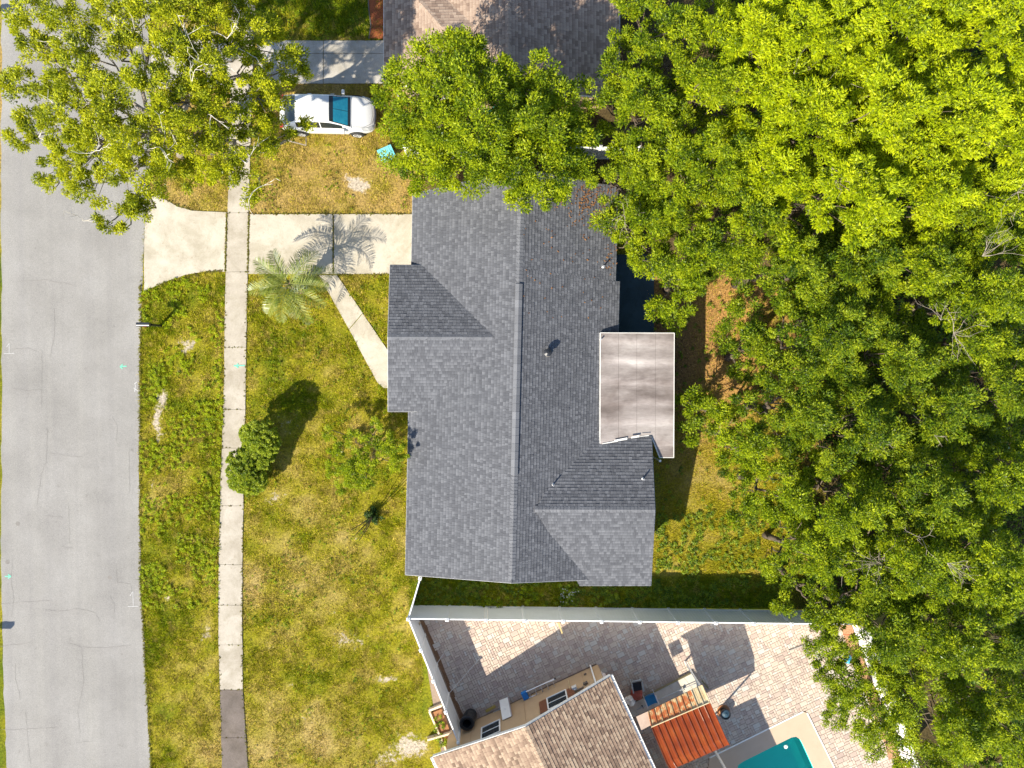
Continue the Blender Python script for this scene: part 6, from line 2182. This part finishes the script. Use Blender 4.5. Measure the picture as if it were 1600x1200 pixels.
    o = np_mesh('leaf_litter', v, q, tint_mat('litter_leaf', [(0, (.17, .075, .03)), (.5, (.38, .19, .06)), (1, (.56, .36, .15))], bmp=0), tint=t)
    tag(o, 'orange brown fallen leaves covering the back yard and woods floor', 'leaves', kind='stuff')


grass()


def undergrowth():
    rg = np.random.default_rng(5)
    nn = 5200
    px = rg.uniform(1130, 1600, nn); py = rg.uniform(-20, 1210, nn)
    kp = (px > 1235) | (py < 430)
    kp &= ~((px < 1475) & (py > 930)) & ~((px < 1240) & (py > 330) & (py < 460))
    px, py = px[kp], py[kp]
    w = Pn(px, py)
    f = fbm(w[:, 0], w[:, 1], 1.6, 8, 3)
    w[:, 2] = .15 + np.clip(f - .3, 0, 1) * 4.0 * rg.random(len(w))
    v, q, t = leaf_arrays(w, rg.uniform(.2, .5, len(w)), 9, rg, (.16, .30), .5, up=1.0, flat=.6, tbase=.35)
    v[:, 2] = np.maximum(v[:, 2], .02)
    o = np_mesh('undergrowth', v, q, LEAF['deep'], tint=t)
    tag(o, 'dark leafy undergrowth below the woodland trees', 'undergrowth', kind='stuff')


undergrowth()


def joint_weeds():
    rg = np.random.default_rng(15)
    px = []; py = []
    def line(a, b, n, sp=.6):
        f = rg.random(n); px.extend(a[0] + (b[0] - a[0]) * f + rg.normal(0, sp, n)); py.extend(a[1] + (b[1] - a[1]) * f + rg.normal(0, sp, n))
    line((355, 333), (352.5, 424), 130, .5); line((389.5, 334), (387.5, 428), 120, .5); line((521, 336), (521, 428), 40, .3)
    line((391, 334.5), (640, 334.5), 110, .8); line((523, 429), (606, 429), 50, .7); line((234, 302), (300, 329), 40, 1.2)
    line((246, 446), (322, 425), 60, 1.2); line((322, 425), (352, 424), 30, .8)
    for y in joints[4:-1]:
        line((wxl(y), y), (wxr(y), y), int(rg.integers(2, 8)), .3)
    for y in range(440, 1200, 12):
        line((wxl(y), y), (wxl(y), y + 12), int(rg.integers(0, 6)), 1.0); line((wxr(y), y), (wxr(y), y + 12), int(rg.integers(0, 6)), 1.0)
        line((219.5 + max(0, (y - 900) / 17), y), (219.5 + max(0, (y - 888) / 17), y + 12), 8, 1.0)
    w = Pn(np.array(px), np.array(py)); w[:, 2] = .055
    v, q, t = leaf_arrays(w, rg.uniform(.03, .07, len(w)), 6, rg, (.04, .09), .4, up=1.2, flat=.5, tbase=.5)
    v[:, 2] = np.maximum(v[:, 2], .03)
    m = leaf_mat('joint_weed', [(0, (.07, .045, .015)), (.4, (.17, .13, .03)), (.7, (.16, .19, .015)), (1, (.33, .30, .06))])
    tag(np_mesh('joint_weeds', v, q, m, tint=t), 'brown and green weeds in the concrete joints and along the edges', 'weeds', kind='stuff')


joint_weeds()


def seedlings():
    rng = np.random.default_rng(3)
    T = BED
    b = Pn(rng.uniform(680, 698, 22), rng.uniform(1115, 1165, 22)); b[:, 2] = .22
    v, q, t = leaf_arrays(b, np.full(22, .13), 22, rng, (.06, .12), .5, tbase=.55)
    np_mesh('seedling_leaves', v, q, LEAF['mid'], tint=t, parent=T)
    spots = ((885, 925, 'bush', 'small leafy plant with white flowers beside the long white fence'), (828, 930, 'mid', 'pale tufted plant in the shade between grey roof and white fence'), (770, 938, 'mid', 'yellowish tuft at the foot of the long white fence'),
             (950, 932, 'bush', 'bushy plant below the rear wing of the grey roof'))
    for i, (px, py, kd, lab) in enumerate(spots):
        p = P(px, py); S = empty('garden_plant', p, lab, 'plant', 'plants in the side strip')
        c = np.array((p.x, p.y, .22)) + rng.normal(size=(24, 3)) * np.array((.28, .22, .08))
        v, q, t = leaf_arrays(c, np.full(24, .13), 22, rng, (.06, .13), .4, tbase=.6)
        v[:, 2] = np.maximum(v[:, 2], .01)
        np_mesh('foliage', v, q, LEAF[kd], tint=t, parent=S)
        mb = MB()
        for k in range(5): mb.tube([p, p + Vector((rng.normal() * .15, rng.normal() * .12, .25))], [.012, .006], 4)
        mb.build('stem', BARK, S)
        if i == 0:
            c = np.array((p.x, p.y, .36)) + rng.normal(size=(40, 3)) * np.array((.3, .22, .04))
            v, q, t = leaf_arrays(c, np.full(40, .02), 3, rng, (.03, .05), .8)
            np_mesh('flowers', v, q, WHITE_PAINT, tint=t, parent=S)


seedlings()
